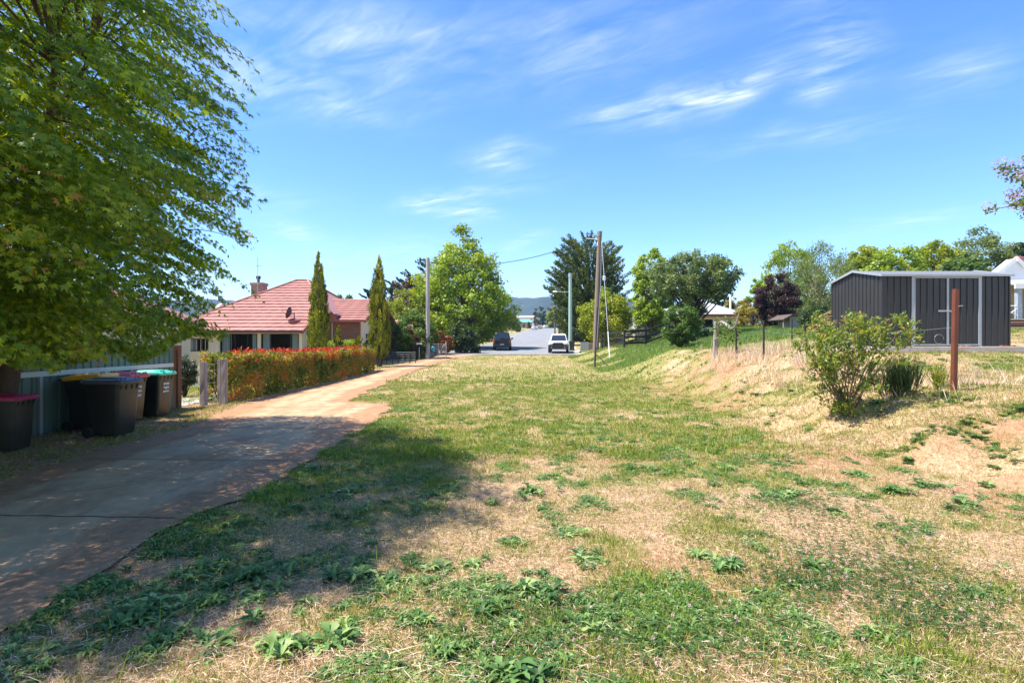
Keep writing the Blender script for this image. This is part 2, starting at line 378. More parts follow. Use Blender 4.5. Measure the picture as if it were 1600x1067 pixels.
def ground_mat():
    m, nt, out = _nodes('dry_verge_ground'); N = nt.nodes.new; L = nt.links.new
    b = N('ShaderNodeBsdfPrincipled'); b.inputs['Roughness'].default_value = .95; b.inputs['Specular IOR Level'].default_value = .1; L(b.outputs[0], out.inputs[0])
    tc = N('ShaderNodeTexCoord')
    def noise(s, d=6, r=.65, st=(1, 1, 1)):
        mp = N('ShaderNodeMapping'); mp.inputs['Scale'].default_value = st; L(tc.outputs['Object'], mp.inputs[0])
        n = N('ShaderNodeTexNoise'); n.inputs['Scale'].default_value = s; n.inputs['Detail'].default_value = d; n.inputs['Roughness'].default_value = r
        L(mp.outputs[0], n.inputs['Vector']); return n.outputs['Fac']
    def ramp(f, *st):
        r = N('ShaderNodeValToRGB'); e = r.color_ramp.elements
        while len(e) < len(st): e.new(.5)
        for q, (p, c) in zip(e, st): q.position = p; q.color = tuple(c) + (1,)
        L(f, r.inputs[0]); return r.outputs[0]
    def mr(f, a, bb, hi=1.0):
        q = N('ShaderNodeMapRange'); q.inputs['From Min'].default_value = a; q.inputs['From Max'].default_value = bb; q.inputs['To Max'].default_value = hi; L(f, q.inputs['Value']); return q.outputs[0]
    def mix(f, c1, c2):
        x = N('ShaderNodeMixRGB'); L(f, x.inputs['Fac']); L(c1, x.inputs['Color1']); L(c2, x.inputs['Color2']); return x.outputs[0]
    straw = ramp(noise(26, 8, .75), (.30, (.10, .06, .03)), (.43, (.36, .23, .12)), (.56, (.56, .40, .24)), (.75, (.70, .55, .38)))
    soil = ramp(noise(9, 8, .7), (.25, (.26, .125, .065)), (.5, (.42, .235, .13)), (.75, (.54, .35, .215)))
    green = ramp(noise(20, 8, .75), (.25, (.09, .11, .022)), (.5, (.20, .21, .05)), (.75, (.36, .31, .11)))
    def att(n):
        a = N('ShaderNodeAttribute'); a.attribute_name = n; return a.outputs['Fac']
    def add(a, bb, k):
        x = N('ShaderNodeMath'); x.operation = 'MULTIPLY_ADD'; L(bb, x.inputs[0]); x.inputs[1].default_value = k; L(a, x.inputs[2]); return x.outputs[0]
    nz = noise(7, 7, .7)
    c = mix(mr(add(att('soil'), nz, 1.1), .72, 1.15), straw, soil)
    c = mix(mr(add(att('green'), noise(11, 7, .7), 1.2), .85, 1.5, .75), c, green)
    L(c, b.inputs['Base Color'])
    bp = N('ShaderNodeBump'); bp.inputs['Strength'].default_value = .8; bp.inputs['Distance'].default_value = .03
    L(noise(38, 6, .75), bp.inputs['Height']); L(bp.outputs[0], b.inputs['Normal'])
    return m
gfar = greenness(XX, YY)
gfar = np.where((YY > 330) | (np.abs(XX) > 120), .9, gfar)
ground = np_mesh('ground', VV, FF, ground_mat(), smooth=True, pattrs={'green': gfar, 'soil': soilness(XX, YY)})
tag(ground, 'dry sunburnt grass verge with red soil showing through', 'ground', kind='structure')

def strip(name, mat, ylist, xl, xr, nx, dz, attrs=None):
    Y = np.array(ylist); T = np.linspace(0, 1, nx); a = xl(Y); b = xr(Y)
    X = a[:, None] * (1 - T) + b[:, None] * T; Yg = np.repeat(Y[:, None], nx, 1)
    Z = G(X, Yg) + dz
    n = len(Y); ix = np.arange(n * nx).reshape(n, nx)
    F = np.stack([ix[:-1, :-1], ix[:-1, 1:], ix[1:, 1:], ix[1:, :-1]], -1).reshape(-1, 4)
    edge = np.minimum(X - a[:, None], b[:, None] - X)
    ea = {'edge': edge, 'left': X - a[:, None]}
    o = np_mesh(name, np.stack([X, Yg, Z], -1), F, mat, smooth=True, pattrs=ea); return o
def drive_mat():
    m, nt, out = _nodes('old_concrete'); N = nt.nodes.new; L = nt.links.new
    b = N('ShaderNodeBsdfPrincipled'); b.inputs['Roughness'].default_value = .85; b.inputs['Specular IOR Level'].default_value = .25; L(b.outputs[0], out.inputs[0])
    tc = N('ShaderNodeTexCoord')
    def noise(s, d=6, r=.65, st=(1, 1, 1), dist=0):
        mp = N('ShaderNodeMapping'); mp.inputs['Scale'].default_value = st; L(tc.outputs['Object'], mp.inputs[0])
        n = N('ShaderNodeTexNoise'); n.inputs['Scale'].default_value = s; n.inputs['Detail'].default_value = d; n.inputs['Roughness'].default_value = r; n.inputs['Distortion'].default_value = dist
        L(mp.outputs[0], n.inputs['Vector']); return n.outputs['Fac']
    def ramp(f, *st):
        r = N('ShaderNodeValToRGB'); e = r.color_ramp.elements
        while len(e) < len(st): e.new(.5)
        for q, (p, c) in zip(e, st): q.position = p; q.color = tuple(c) + (1,)
        L(f, r.inputs[0]); return r.outputs[0]
    conc = ramp(noise(2.0, 9, .7), (.25, (.33, .20, .10)), (.5, (.50, .325, .17)), (.75, (.62, .44, .25)))
    grit = ramp(noise(90, 3, .6), (.3, (.25, .17, .10)), (.7, (.62, .47, .31)))
    x0 = N('ShaderNodeMixRGB'); x0.inputs['Fac'].default_value = .3; L(conc, x0.inputs['Color1']); L(grit, x0.inputs['Color2'])
    dust = ramp(noise(13, 7, .7), (.3, (.25, .115, .05)), (.7, (.44, .24, .12)))
    at = N('ShaderNodeAttribute'); at.attribute_name = 'edge'
    e1 = N('ShaderNodeMapRange'); e1.inputs['From Min'].default_value = .0; e1.inputs['From Max'].default_value = .8; e1.inputs['To Min'].default_value = .5; e1.inputs['To Max'].default_value = .0
    L(at.outputs['Fac'], e1.inputs['Value'])
    st = noise(1.0, 8, .68, (1.5, .55, 1), .5)       # wheel-dragged streaks of red dust
    ad = N('ShaderNodeMath'); ad.operation = 'ADD'; L(e1.outputs[0], ad.inputs[0]); L(st, ad.inputs[1])
    mr = N('ShaderNodeMapRange'); mr.inputs['From Min'].default_value = .47; mr.inputs['From Max'].default_value = .64; mr.inputs['To Max'].default_value = .85; L(ad.outputs[0], mr.inputs['Value'])
    x1 = N('ShaderNodeMixRGB'); L(mr.outputs[0], x1.inputs['Fac']); L(x0.outputs[0], x1.inputs['Color1']); L(dust, x1.inputs['Color2'])
    dk = N('ShaderNodeMapRange'); dk.inputs['From Min'].default_value = .50; dk.inputs['From Max'].default_value = .66; dk.inputs['To Max'].default_value = .6
    L(noise(2.6, 8, .75, (1, .4, 1)), dk.inputs['Value'])
    x2 = N('ShaderNodeMixRGB'); L(dk.outputs[0], x2.inputs['Fac']); L(x1.outputs[0], x2.inputs['Color1']); x2.inputs['Color2'].default_value = (.19, .115, .065, 1)
    L(x2.outputs[0], b.inputs['Base Color'])
    bp = N('ShaderNodeBump'); bp.inputs['Strength'].default_value = .35; bp.inputs['Distance'].default_value = .01
    L(noise(70, 5, .7), bp.inputs['Height']); L(bp.outputs[0], b.inputs['Normal'])
    return m
yl = list(np.arange(-6, 18, .09)) + list(np.arange(18, 52.3, .3))
tag(strip('driveway', drive_mat(), yl, drive_l, drive_r, 26, .022), 'pale concrete driveway stained with red dust', 'driveway', kind='structure')
mb = MB()      # sawn joints across the slab
for yj in (2.6, 5.45, 8.0, 10.9, 14.4, 19.5, 25, 30.5):
    xa, xb = float(drive_l(yj)) + .15, float(drive_r(yj)) - .12
    P = []
    n = 18
    for i in range(n + 1):
        x = xa + (xb - xa) * i / n; y = yj - .13 * (i / n) + .012 * math.sin(i * 2.1); P.append((x, y, g(x, y) + .0265))
    for i in range(n):
        a, b2 = P[i], P[i + 1]
        mb.quad((a[0], a[1] - .008, a[2]), (b2[0], b2[1] - .008, b2[2]), (b2[0], b2[1] + .008, b2[2]), (a[0], a[1] + .008, a[2]))
rc = random.Random(3)
for (x0_, y0_, dx_, dy_, k_) in ((-5.6, 5.6, .22, .1, 12), (-3.6, 8.2, -.2, .12, 9), (-5.2, 12.2, .12, .16, 11), (-4.2, 3.4, -.12, .16, 9), (-6.3, 20, .2, .3, 8)):   # wandering cracks
    x, y = x0_, y0_
    for i in range(k_):
        a = (x, y); x += dx_ + rc.uniform(-.1, .1); y += dy_ + rc.uniform(-.12, .12); w_ = rc.uniform(.002, .006)
        if not (float(drive_l(y)) + .2 < x < float(drive_r(y)) - .2): break
        mb.quad((a[0], a[1] - w_, g(*a) + .0265), (x, y - w_, g(x, y) + .0265), (x, y + w_, g(x, y) + .0265), (a[0], a[1] + w_, g(*a) + .0265))
tag(mb.build('driveway_joint', pmat('joint_dirt', (.05, .035, .025), .95)), kind='structure')

asph = pmat('asphalt', (.235, .235, .235), .9, .14, 40, .3, 160, stain=(.16, .16, .165), stain_amt=.6, stain_scale=.35, spec=.25, stretch=(1, .35, 1))
yr = list(np.arange(51.6, 90, 1.2)) + list(np.arange(90, 332, 3))
road = strip('road', asph, yr, lambda y: roadc(y) - roadl(y), lambda y: roadc(y) + np.interp(y, [51, 54, 330], [4.2, 5, 5]), 26, .035)
tag(road, 'grey asphalt street climbing away over the crest', 'road', kind='structure')
conc = pmat('kerb_concrete', (.50, .44, .36), .9, .15, 8, .2, 60, stain=(.25, .2, .15), stain_amt=.5)
mb = MB()
for side, y0 in ((1, 56), (-1, 86)):
    P = []
    for y in list(np.arange(y0, 325, 3)):
        x = float(roadc(y)) + side * 5.0
        P.append((x, y))
    for a, b2 in zip(P[:-1], P[1:]):
        za, zb = g(*a), g(*b2)
        s = side
        q = [(0, .036), (.32 * s, .046), (.34 * s, .17), (.48 * s, .17), (.48 * s, -.1)]
        for (u0, h0), (u1, h1) in zip(q[:-1], q[1:]):
            mb.quad((a[0] + u0, a[1], za + h0), (b2[0] + u0, b2[1], zb + h0), (b2[0] + u1, b2[1], zb + h1), (a[0] + u1, a[1], za + h1))
tag(mb.build('kerb', conc), kind='structure')
# concrete crossover and worn track at the end of the street, right-hand side
yl2 = list(np.arange(50.5, 54.5, .4))
tag(strip('gutter_crossing', conc, yl2, lambda y: np.full_like(y, 6.0) - .3 * (y - 52), lambda y: np.full_like(y, 8.5) - .3 * (y - 52), 4, .03), kind='structure')
# mown lawn path beside the brick house garden
pathm = pmat('gravel_path', (.42, .40, .37), .95, .2, 20, .4, 80)
tag(strip('garden_path', pathm, list(np.arange(14.6, 20, .4)), lambda y: -9.3 - .15 * (y - 14.6), lambda y: -8.3 - .12 * (y - 14.6), 5, .02), kind='structure')

# far forested ridge
n = 160; V = []; F = []
for i in range(n + 1):
    a = R(-58 + 116 * i / n); 
    ridge = 125 - 30 * max(0, min(1, (78 - i) / 20)) * (1 - .5 * max(0, min(1, (50 - i) / 15))) - 45 * max(0, min(1, (i - 92) / 20)) + 3 * math.sin(i * .47) + 2.5 * random.random()
    prof = [(1250, -12), (1380, 30), (1480, 62), (1560, ridge * .9), (1640, ridge), (1900, ridge * .6), (2300, -20)]
    for d, z in prof:
        d2 = d * (1 + .02 * math.sin(i * .7 + d)); V.append((math.sin(a) * d2, math.cos(a) * d2, z + (random.random() - .5) * 3))
k = 7
for i in range(n):
    for j in range(k - 1): F.append((i * k + j, (i + 1) * k + j, (i + 1) * k + j + 1, i * k + j + 1))
hm = pmat('forested_hill', (.022, .042, .030), .95, .45, .05, 1.0, .12, stain=(.014, .026, .024), stain_amt=.8, stain_scale=.02)
tag(np_mesh('hills', V, F, hm, smooth=True), 'long forested ridge fading blue in the distance', 'hills', kind='structure')
# ================================================================== BUILDINGS AND HARD THINGS
cream = pmat('cream_boards', (.72, .62, .44), .7, .06, 3, .1, 20, stain=(.42, .34, .23), stain_amt=.3)
cream_trim = pmat('cream_trim', (.66, .58, .42), .6, .05)
tile = pmat('red_roof_tile', (.43, .195, .145), .5, .13, 5, .25, 40, stain=(.27, .12, .09), stain_amt=.55, stain_scale=.7)
tile_dark = pmat('ridge_tile', (.33, .09, .07), .65, .12)
white = pmat('white_paint', (.76, .75, .71), .55, .05, stain=(.5, .47, .42), stain_amt=.25)
darkframe = pmat('dark_window_frame', (.035, .033, .032), .4, .1)
curtain = pmat('pale_curtain', (.80, .83, .84), .9, .12, 20, stretch=(8, 8, .2))
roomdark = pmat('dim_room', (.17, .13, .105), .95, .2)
glass = glassmat('window_glass', opac=.05)
galv = pmat('galvanised_steel', (.42, .44, .45), .42, .08, 14, metal=.35, stain=(.30, .31, .32), stain_amt=.3)
brick = brickmat('red_brick', (.30, .085, .04), (.40, .13, .06), (.30, .20, .14))
oldwood = pmat('weathered_timber', (.36, .30, .26), .9, .25, 5, .6, 30, stain=(.20, .165, .14), stain_amt=.6, stretch=(9, 9, .7))
blacktimber = pmat('black_painted_timber', (.022, .020, .019), .7, .25)
rustred = pmat('red_oxide_steel', (.17, .044, .014), .6, .22, 7, .2, 60, stain=(.09, .025, .014), stain_amt=.6, stain_scale=4)
darksteel = pmat('rusty_dark_steel', (.055, .042, .035), .75, .3, 12, .3, 80)

def tiled(mb, eL, eR, tL, tR, n, lip=.058):
    """a roof plane laid in n overlapping tile courses, each with a real lip"""
    eL, eR, tL, tR = map(Vector, (eL, eR, tL, tR))
    nrm = (eR - eL).cross(tL - eL) if (tL - eL).length > (tR - eR).length * .2 else (eR - eL).cross(tR - eR)
    nrm.normalize()
    if nrm.z < 0: nrm = -nrm
    for i in range(n):
        a, b = i / n, (i + 1) / n
        l0, r0, l1, r1 = eL.lerp(tL, a), eR.lerp(tR, a), eL.lerp(tL, b), eR.lerp(tR, b)
        m = max(2, int((r0 - l0).length / .33))
        for k in range(m):
            u, v = k / m, (k + 1) / m
            w = lambda t: nrm * (lip + (.012 if (k % 2) else 0))
            p0, p1 = l0.lerp(r0, u) + w(0), l0.lerp(r0, v) + w(0)
            q0, q1 = l1.lerp(r1, u) + nrm * .004, l1.lerp(r1, v) + nrm * .004
            mb.quad(p0, p1, q1, q0)
            mb.quad(l0.lerp(r0, u) - nrm * .015, l0.lerp(r0, v) - nrm * .015, p1, p0)
def wallx(mb, x0, x1, y, th, z0, z1, holes):
    """wall in the x-z plane (front face at y, thickness backwards) with rectangular openings"""
    xs_ = sorted({x0, x1, *[h[0] for h in holes], *[h[1] for h in holes]}); zs_ = sorted({z0, z1, *[h[2] for h in holes], *[h[3] for h in holes]})
    for a, b in zip(xs_[:-1], xs_[1:]):
        for c, d in zip(zs_[:-1], zs_[1:]):
            if any(a >= h[0] - 1e-6 and b <= h[1] + 1e-6 and c >= h[2] - 1e-6 and d <= h[3] + 1e-6 for h in holes): continue
            mb.box(a, b, y, y + th, c, d)
def window(parent, x0, x1, z0, z1, y, frame=darkframe, fw=.05, mull=(), curtains=(), deep=.7, room=roomdark, rails=()):
    f = MB(); f.box(x0, x1, y - .02, y + .07, z0, z0 + fw).box(x0, x1, y - .02, y + .07, z1 - fw, z1)
    f.box(x0, x0 + fw, y - .02, y + .07, z0 + fw, z1 - fw).box(x1 - fw, x1, y - .02, y + .07, z0 + fw, z1 - fw)
    for t in mull:
        xm = x0 + (x1 - x0) * t; f.box(xm - fw * .4, xm + fw * .4, y - .01, y + .06, z0 + fw, z1 - fw)
    for t in rails:
        zm = z0 + (z1 - z0) * t; f.box(x0 + fw, x1 - fw, y - .005, y + .05, zm - fw * .4, zm + fw * .4)
    win = f.build('window', frame, parent)
    MB().box(x0 + fw, x1 - fw, y + .02, y + .03, z0 + fw, z1 - fw).build('pane', glass, win)
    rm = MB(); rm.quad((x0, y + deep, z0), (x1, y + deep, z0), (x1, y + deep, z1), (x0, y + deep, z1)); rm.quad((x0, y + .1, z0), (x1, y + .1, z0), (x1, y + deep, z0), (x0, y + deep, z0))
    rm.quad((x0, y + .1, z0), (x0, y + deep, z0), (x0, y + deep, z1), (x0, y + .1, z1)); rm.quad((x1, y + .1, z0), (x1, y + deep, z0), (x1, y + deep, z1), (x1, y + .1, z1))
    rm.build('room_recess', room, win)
    for a, b in curtains:
        c = MB(); xa, xb = x0 + (x1 - x0) * a, x0 + (x1 - x0) * b; k = max(6, int((xb - xa) / .03)); pts = []
        for i in range(k + 1): pts.append((xa + (xb - xa) * i / k, y + .16 + .03 * math.sin(i * 1.5)))
        for p, q in zip(pts[:-1], pts[1:]): c.quad((p[0], p[1], z0 + .06), (q[0], q[1], z0 + .06), (q[0], q[1], z1 - .04), (p[0], p[1], z1 - .04))
        c.build('curtain', curtain, win, smooth=True, fix=False)
    return win

# ------------------------------------------------------------------ the red-roofed house on the left
def red_house():
    root = thing('brick_house', 'red tiled house with cream front rooms, big curtained windows and stone chimney behind the hedge', 'house', (-15, 38, -.5))
    ez = 2.27; Y0 = 34.0
    # front skillion room
    w = MB(); xl, xr = -19.6, -12.55; yw = Y0 + .45; z0 = -.9
    holes = [(W(344, yw), W(402, yw), Zp(553, yw), Zp(520.5, yw)), (W(408, yw), W(467, yw), Zp(553, yw), Zp(520.5, yw)), (W(292, yw), W(325.5, yw), Zp(549, yw), Zp(529, yw))]
    wallx(w, xl, xr, yw, .2, z0, 2.2, holes)
    w.prism([(yw + .2, z0), (38.6, z0), (38.6, 4.2), (yw + .2, 2.25)], 'x', xr - .2, xr)       # gable-side wall
    w.prism([(yw + .2, z0), (38.6, z0), (38.6, 4.2), (yw + .2, 2.25)], 'x', xl, xl + .2)
    for px in range(300, 345, 7): w.box(W(px, yw) - .012, W(px, yw) + .012, yw - .012, yw, z0, 2.15)   # board joints
    w.build('wall', cream, root)
    h = holes[0]; window(root, h[0], h[1], h[2], h[3], yw, mull=(.27, .40, .74), curtains=((.02, .27), (.84, .98)), deep=1.6)
    h = holes[1]; window(root, h[0], h[1], h[2], h[3], yw, mull=(.24, .78), curtains=((.02, .24), (.8, .99)), deep=1.6)
    h = holes[2]; window(root, h[0], h[1], h[2], h[3], yw, mull=(.5, .72), curtains=((.02, .45),))
    # door / sash in the gable side
    d = MB(); d.box(xr - .02, xr + .02, 35.3, 36.2, .2, 1.75); d.build('side_window', pmat('bluegrey_sash', (.16, .20, .24), .35), root)
    # main hip roof
    r = MB()
    ap1, ap2 = (-15.72, 42, 6.06), (-14.9, 42, 6.06)
    def fz(y): return ez + .4738 * (y - Y0)
    tiled(r, (-20.9, Y0, ez), (-12.4, Y0, ez), (-19.35, 36.4, fz(36.4)), (-12.4, 36.4, fz(36.4)), 5)
    tiled(r, (-19.35, 36.4, fz(36.4)), (-11.5, 36.4, fz(36.4)), ap1, ap2, 12)
    r.quad((-20.9, Y0, ez), ap1, (-21.5, 50, ez)); r.quad(ap2, (-11.3, 36.4, fz(36.4)), (-9.4, 50, ez)); r.quad(ap1, ap2, (-9.4, 50, ez), (-21.5, 50, ez))
    rf = r.build('roof', tile, root)
    c = MB(); c.tube([(-20.9, Y0, ez + .05), (ap1[0], 42, 6.12), (ap2[0], 42, 6.12), (-11.5, 36.4, fz(36.4) + .06)], .075, 6); c.tube([(ap2[0], 42, 6.12), (-9.4, 50, ez)], .075, 6)
    c.build('ridge_cap', tile, rf)
    e = MB(); e.box(-20.9, -12.36, Y0 - .1, Y0, ez - .12, ez + .02); e.build('gutter', pmat('maroon_gutter', (.10, .035, .03), .5), rf)
    e = MB(); e.box(-20.8, -12.5, Y0 + .002, Y0 + .44, ez - .15, ez - .10); e.build('soffit', cream_trim, rf)
    e = MB()
    for y0_, y1_, zz in ((Y0 - .05, 38.0, 0),):
        e.prism([(y0_, fz(y0_) - .16), (y1_, fz(y1_) - .16), (y1_, fz(y1_) + .03), (y0_, fz(y0_) + .03)], 'x', -12.4, -12.33)
    e.build('barge_board', tile_dark, rf)
    # chimney with flue and aerial
    cx, cy = W(405, 41.0), 41.0
    s = MB(); s.box(cx - .42, cx + .42, cy - .4, cy + .4, 3.6, 5.62).box(cx - .48, cx + .48, cy - .46, cy + .46, 5.62, 5.80)
    stone = brickmat('chimney_stone', (.34, .16, .11), (.22, .15, .12), (.36, .28, .22), .6)
    ch = s.build('chimney', stone, root, bevel=.02)
    MB().tube([(cx - .06, cy, 5.8), (cx - .06, cy, 6.1)], .1, 10).tube([(cx - .06, cy, 6.1), (cx - .06, cy, 6.3)], .16, 10).build('flue', darksteel, ch)
    a = MB().tube([(cx + .12, cy - .5, 3.9), (cx + .12, cy - .5, 7.55)], .022, 5); a.tube([(cx - .05, cy - .5, 6.95), (cx + .5, cy - .5, 6.9)], .014, 4).tube([(cx + .1, cy - .8, 6.95), (cx + .1, cy - .2, 6.95)], .012, 4)
    for q in (.2, .3, .4): a.tube([(cx + q, cy - .65, 6.93), (cx + q, cy - .35, 6.93)], .01, 4)
    a.build('aerial', galv, root)
    # satellite dish
    dx, dy = W(461, 35.3), 35.3; dz = fz(dy)
    dm = MB().tube([(dx - .05, dy, dz), (dx - .05, dy, dz + .55)], .03, 6).tube([(dx - .05, dy, dz + .5), (dx - .35, dy - .05, dz + .35)], .02, 5).tube([(dx - .35, dy - .3, dz + .3), (dx - .75, dy - .1, dz + .62)], .018, 5)
    dm.tube([(dx - .4, dy - .02, dz + .1), (dx + .75, dy - .1, dz + .16)], .014, 4)
    rings = []
    for t, rr in ((0, .02), (.02, .16), (.06, .30), (.09, .36)):
        rings.append([(dx - .15 - t * 2 + .5 * rr * math.sin(2 * math.pi * k / 18) * .6, dy - .2 + rr * math.cos(2 * math.pi * k / 18), dz + .52 + rr * math.sin(2 * math.pi * k / 18)) for k in range(18)])
    dm.loft(rings, cap=False); dm.build('satellite_dish', pmat('dish_maroon', (.09, .04, .04), .5), root)
    rb = MB().lathe((dx, dy - .1, fz(dy - .1) - .06), [(.36, 0), (.35, .16), (.25, .26), (.05, .3)], 14); rb.build('roof_vent', tile_dark, root, smooth=True)
    # brick wing with gable to the right
    w = MB(); yb = 37.3; xw0, xw1 = -13.0, -9.85
    gh = [(W(497, yb), W(503, yb), 0, 1.2)]
    w.box(xw0, xw1, yb, yb + .22, -.8, 3.05)
    w.build('brick_wall', brick, root)
    w = MB(); w.prism([(yb + .22, -.8), (46.5, -.8), (46.5, 3.1), (42, 4.6), (yb + .22, 3.1)], 'x', xw1 - .2, xw1); w.build('gable_wall', cream, root)
    f = MB(); f.box(xw1, xw1 + .05, 38.5, 40.3, 1.3, 2.25); wf = f.build('gable_window', white, root)
    MB().box(xw1 + .05, xw1 + .06, 38.6, 40.2, 1.4, 1.78).box(xw1 + .05, xw1 + .06, 38.6, 40.2, 1.84, 2.17).build('pane', pmat('dark_pane', (.05, .06, .07), .1), wf)
    r = MB(); tiled(r, (-13.4, 36.85, 3.0), (-9.45, 36.85, 3.0), (-13.4, 42, 4.74), (-9.45, 42, 4.74), 10); r.quad((-13.4, 42, 4.74), (-9.45, 42, 4.74), (-9.45, 47, 3.0), (-13.4, 47, 3.0))
    rw = r.build('wing_roof', tile, root)
    e = MB().box(-13.4, -9.4, 36.76, 36.86, 2.9, 3.01); e.build('wing_gutter', tile_dark, rw)
    e = MB().prism([(36.8, 2.84), (42, 4.6), (47, 2.9), (47, 3.06), (42, 4.78), (36.8, 3.02)], 'x', -9.45, -9.38); e.build('barge_board', tile_dark, rw)
    MB().tube([(W(519, 37.2), 37.2, -.6), (W(519, 37.2), 37.2, 2.9)], .04, 6).build('downpipe', cream_trim, root)
    MB().box(W(514, 37.0), W(526, 37.0), 36.85, 37.9, 3.08, 3.42).build('roof_hatch', tile_dark, root)
    # small rear roof to the right
    w = MB().box(-11.5, -7.95, 46.6, 50, -.6, 2.55); w.build('rear_wall', brick, root)
    r = MB(); tiled(r, (-12, 46.2, 2.5), (-7.6, 46.2, 2.5), (-11, 48.5, 3.45), (-9.2, 48.5, 3.45), 5); r.quad((-7.6, 46.2, 2.5), (-9.2, 48.5, 3.45), (-7.6, 51, 2.5)); r.build('rear_roof', tile, root)
red_house()

def cream_house():
    root = thing('cream_house', 'cream house with a low red roof half hidden behind maple and green fence', 'house', (-20, 25, -.4))
    w = MB(); wallx(w, -26, -17.3, 24, .2, -.8, 2.7, [(-20.5, -19, .8, 2)]); w.box(-17.5, -17.3, 24.2, 31, -.8, 2.7); w.build('wall', cream, root)
    window(root, -20.5, -19, .8, 2, 24, frame=white, mull=(.5,))
    r = MB(); tiled(r, (-27, 23.5, 2.75), (-16.8, 23.5, 2.75), (-23.5, 27.2, 4.25), (-19.0, 27.2, 4.25), 9); r.quad((-16.8, 23.5, 2.75), (-19, 27.2, 4.25), (-16.8, 31.5, 2.75)); r.quad((-19, 27.2, 4.25), (-23.5, 27.2, 4.25), (-27, 31.5, 2.75), (-16.8, 31.5, 2.75))
    rf = r.build('roof', tile, root)
    MB().box(-27, -16.8, 23.38, 23.5, 2.62, 2.76).build('gutter', white, rf)
    gb = MB().prism([(-21.6, 2.45), (-18.6, 2.45), (-20.1, 3.35)], 'y', 22.3, 24.4); gb.build('gable', pmat('ochre_gable', (.52, .34, .12), .7), root)
    MB().box(-22, -18.2, 22.2, 22.3, 2.33, 2.44).build('verandah_beam', white, root)
    for x in (-21.8, -18.4): MB().tube([(x, 22.4, -.6), (x, 22.4, 2.33)], .06, 8).build('verandah_post', white, root)
cream_house()

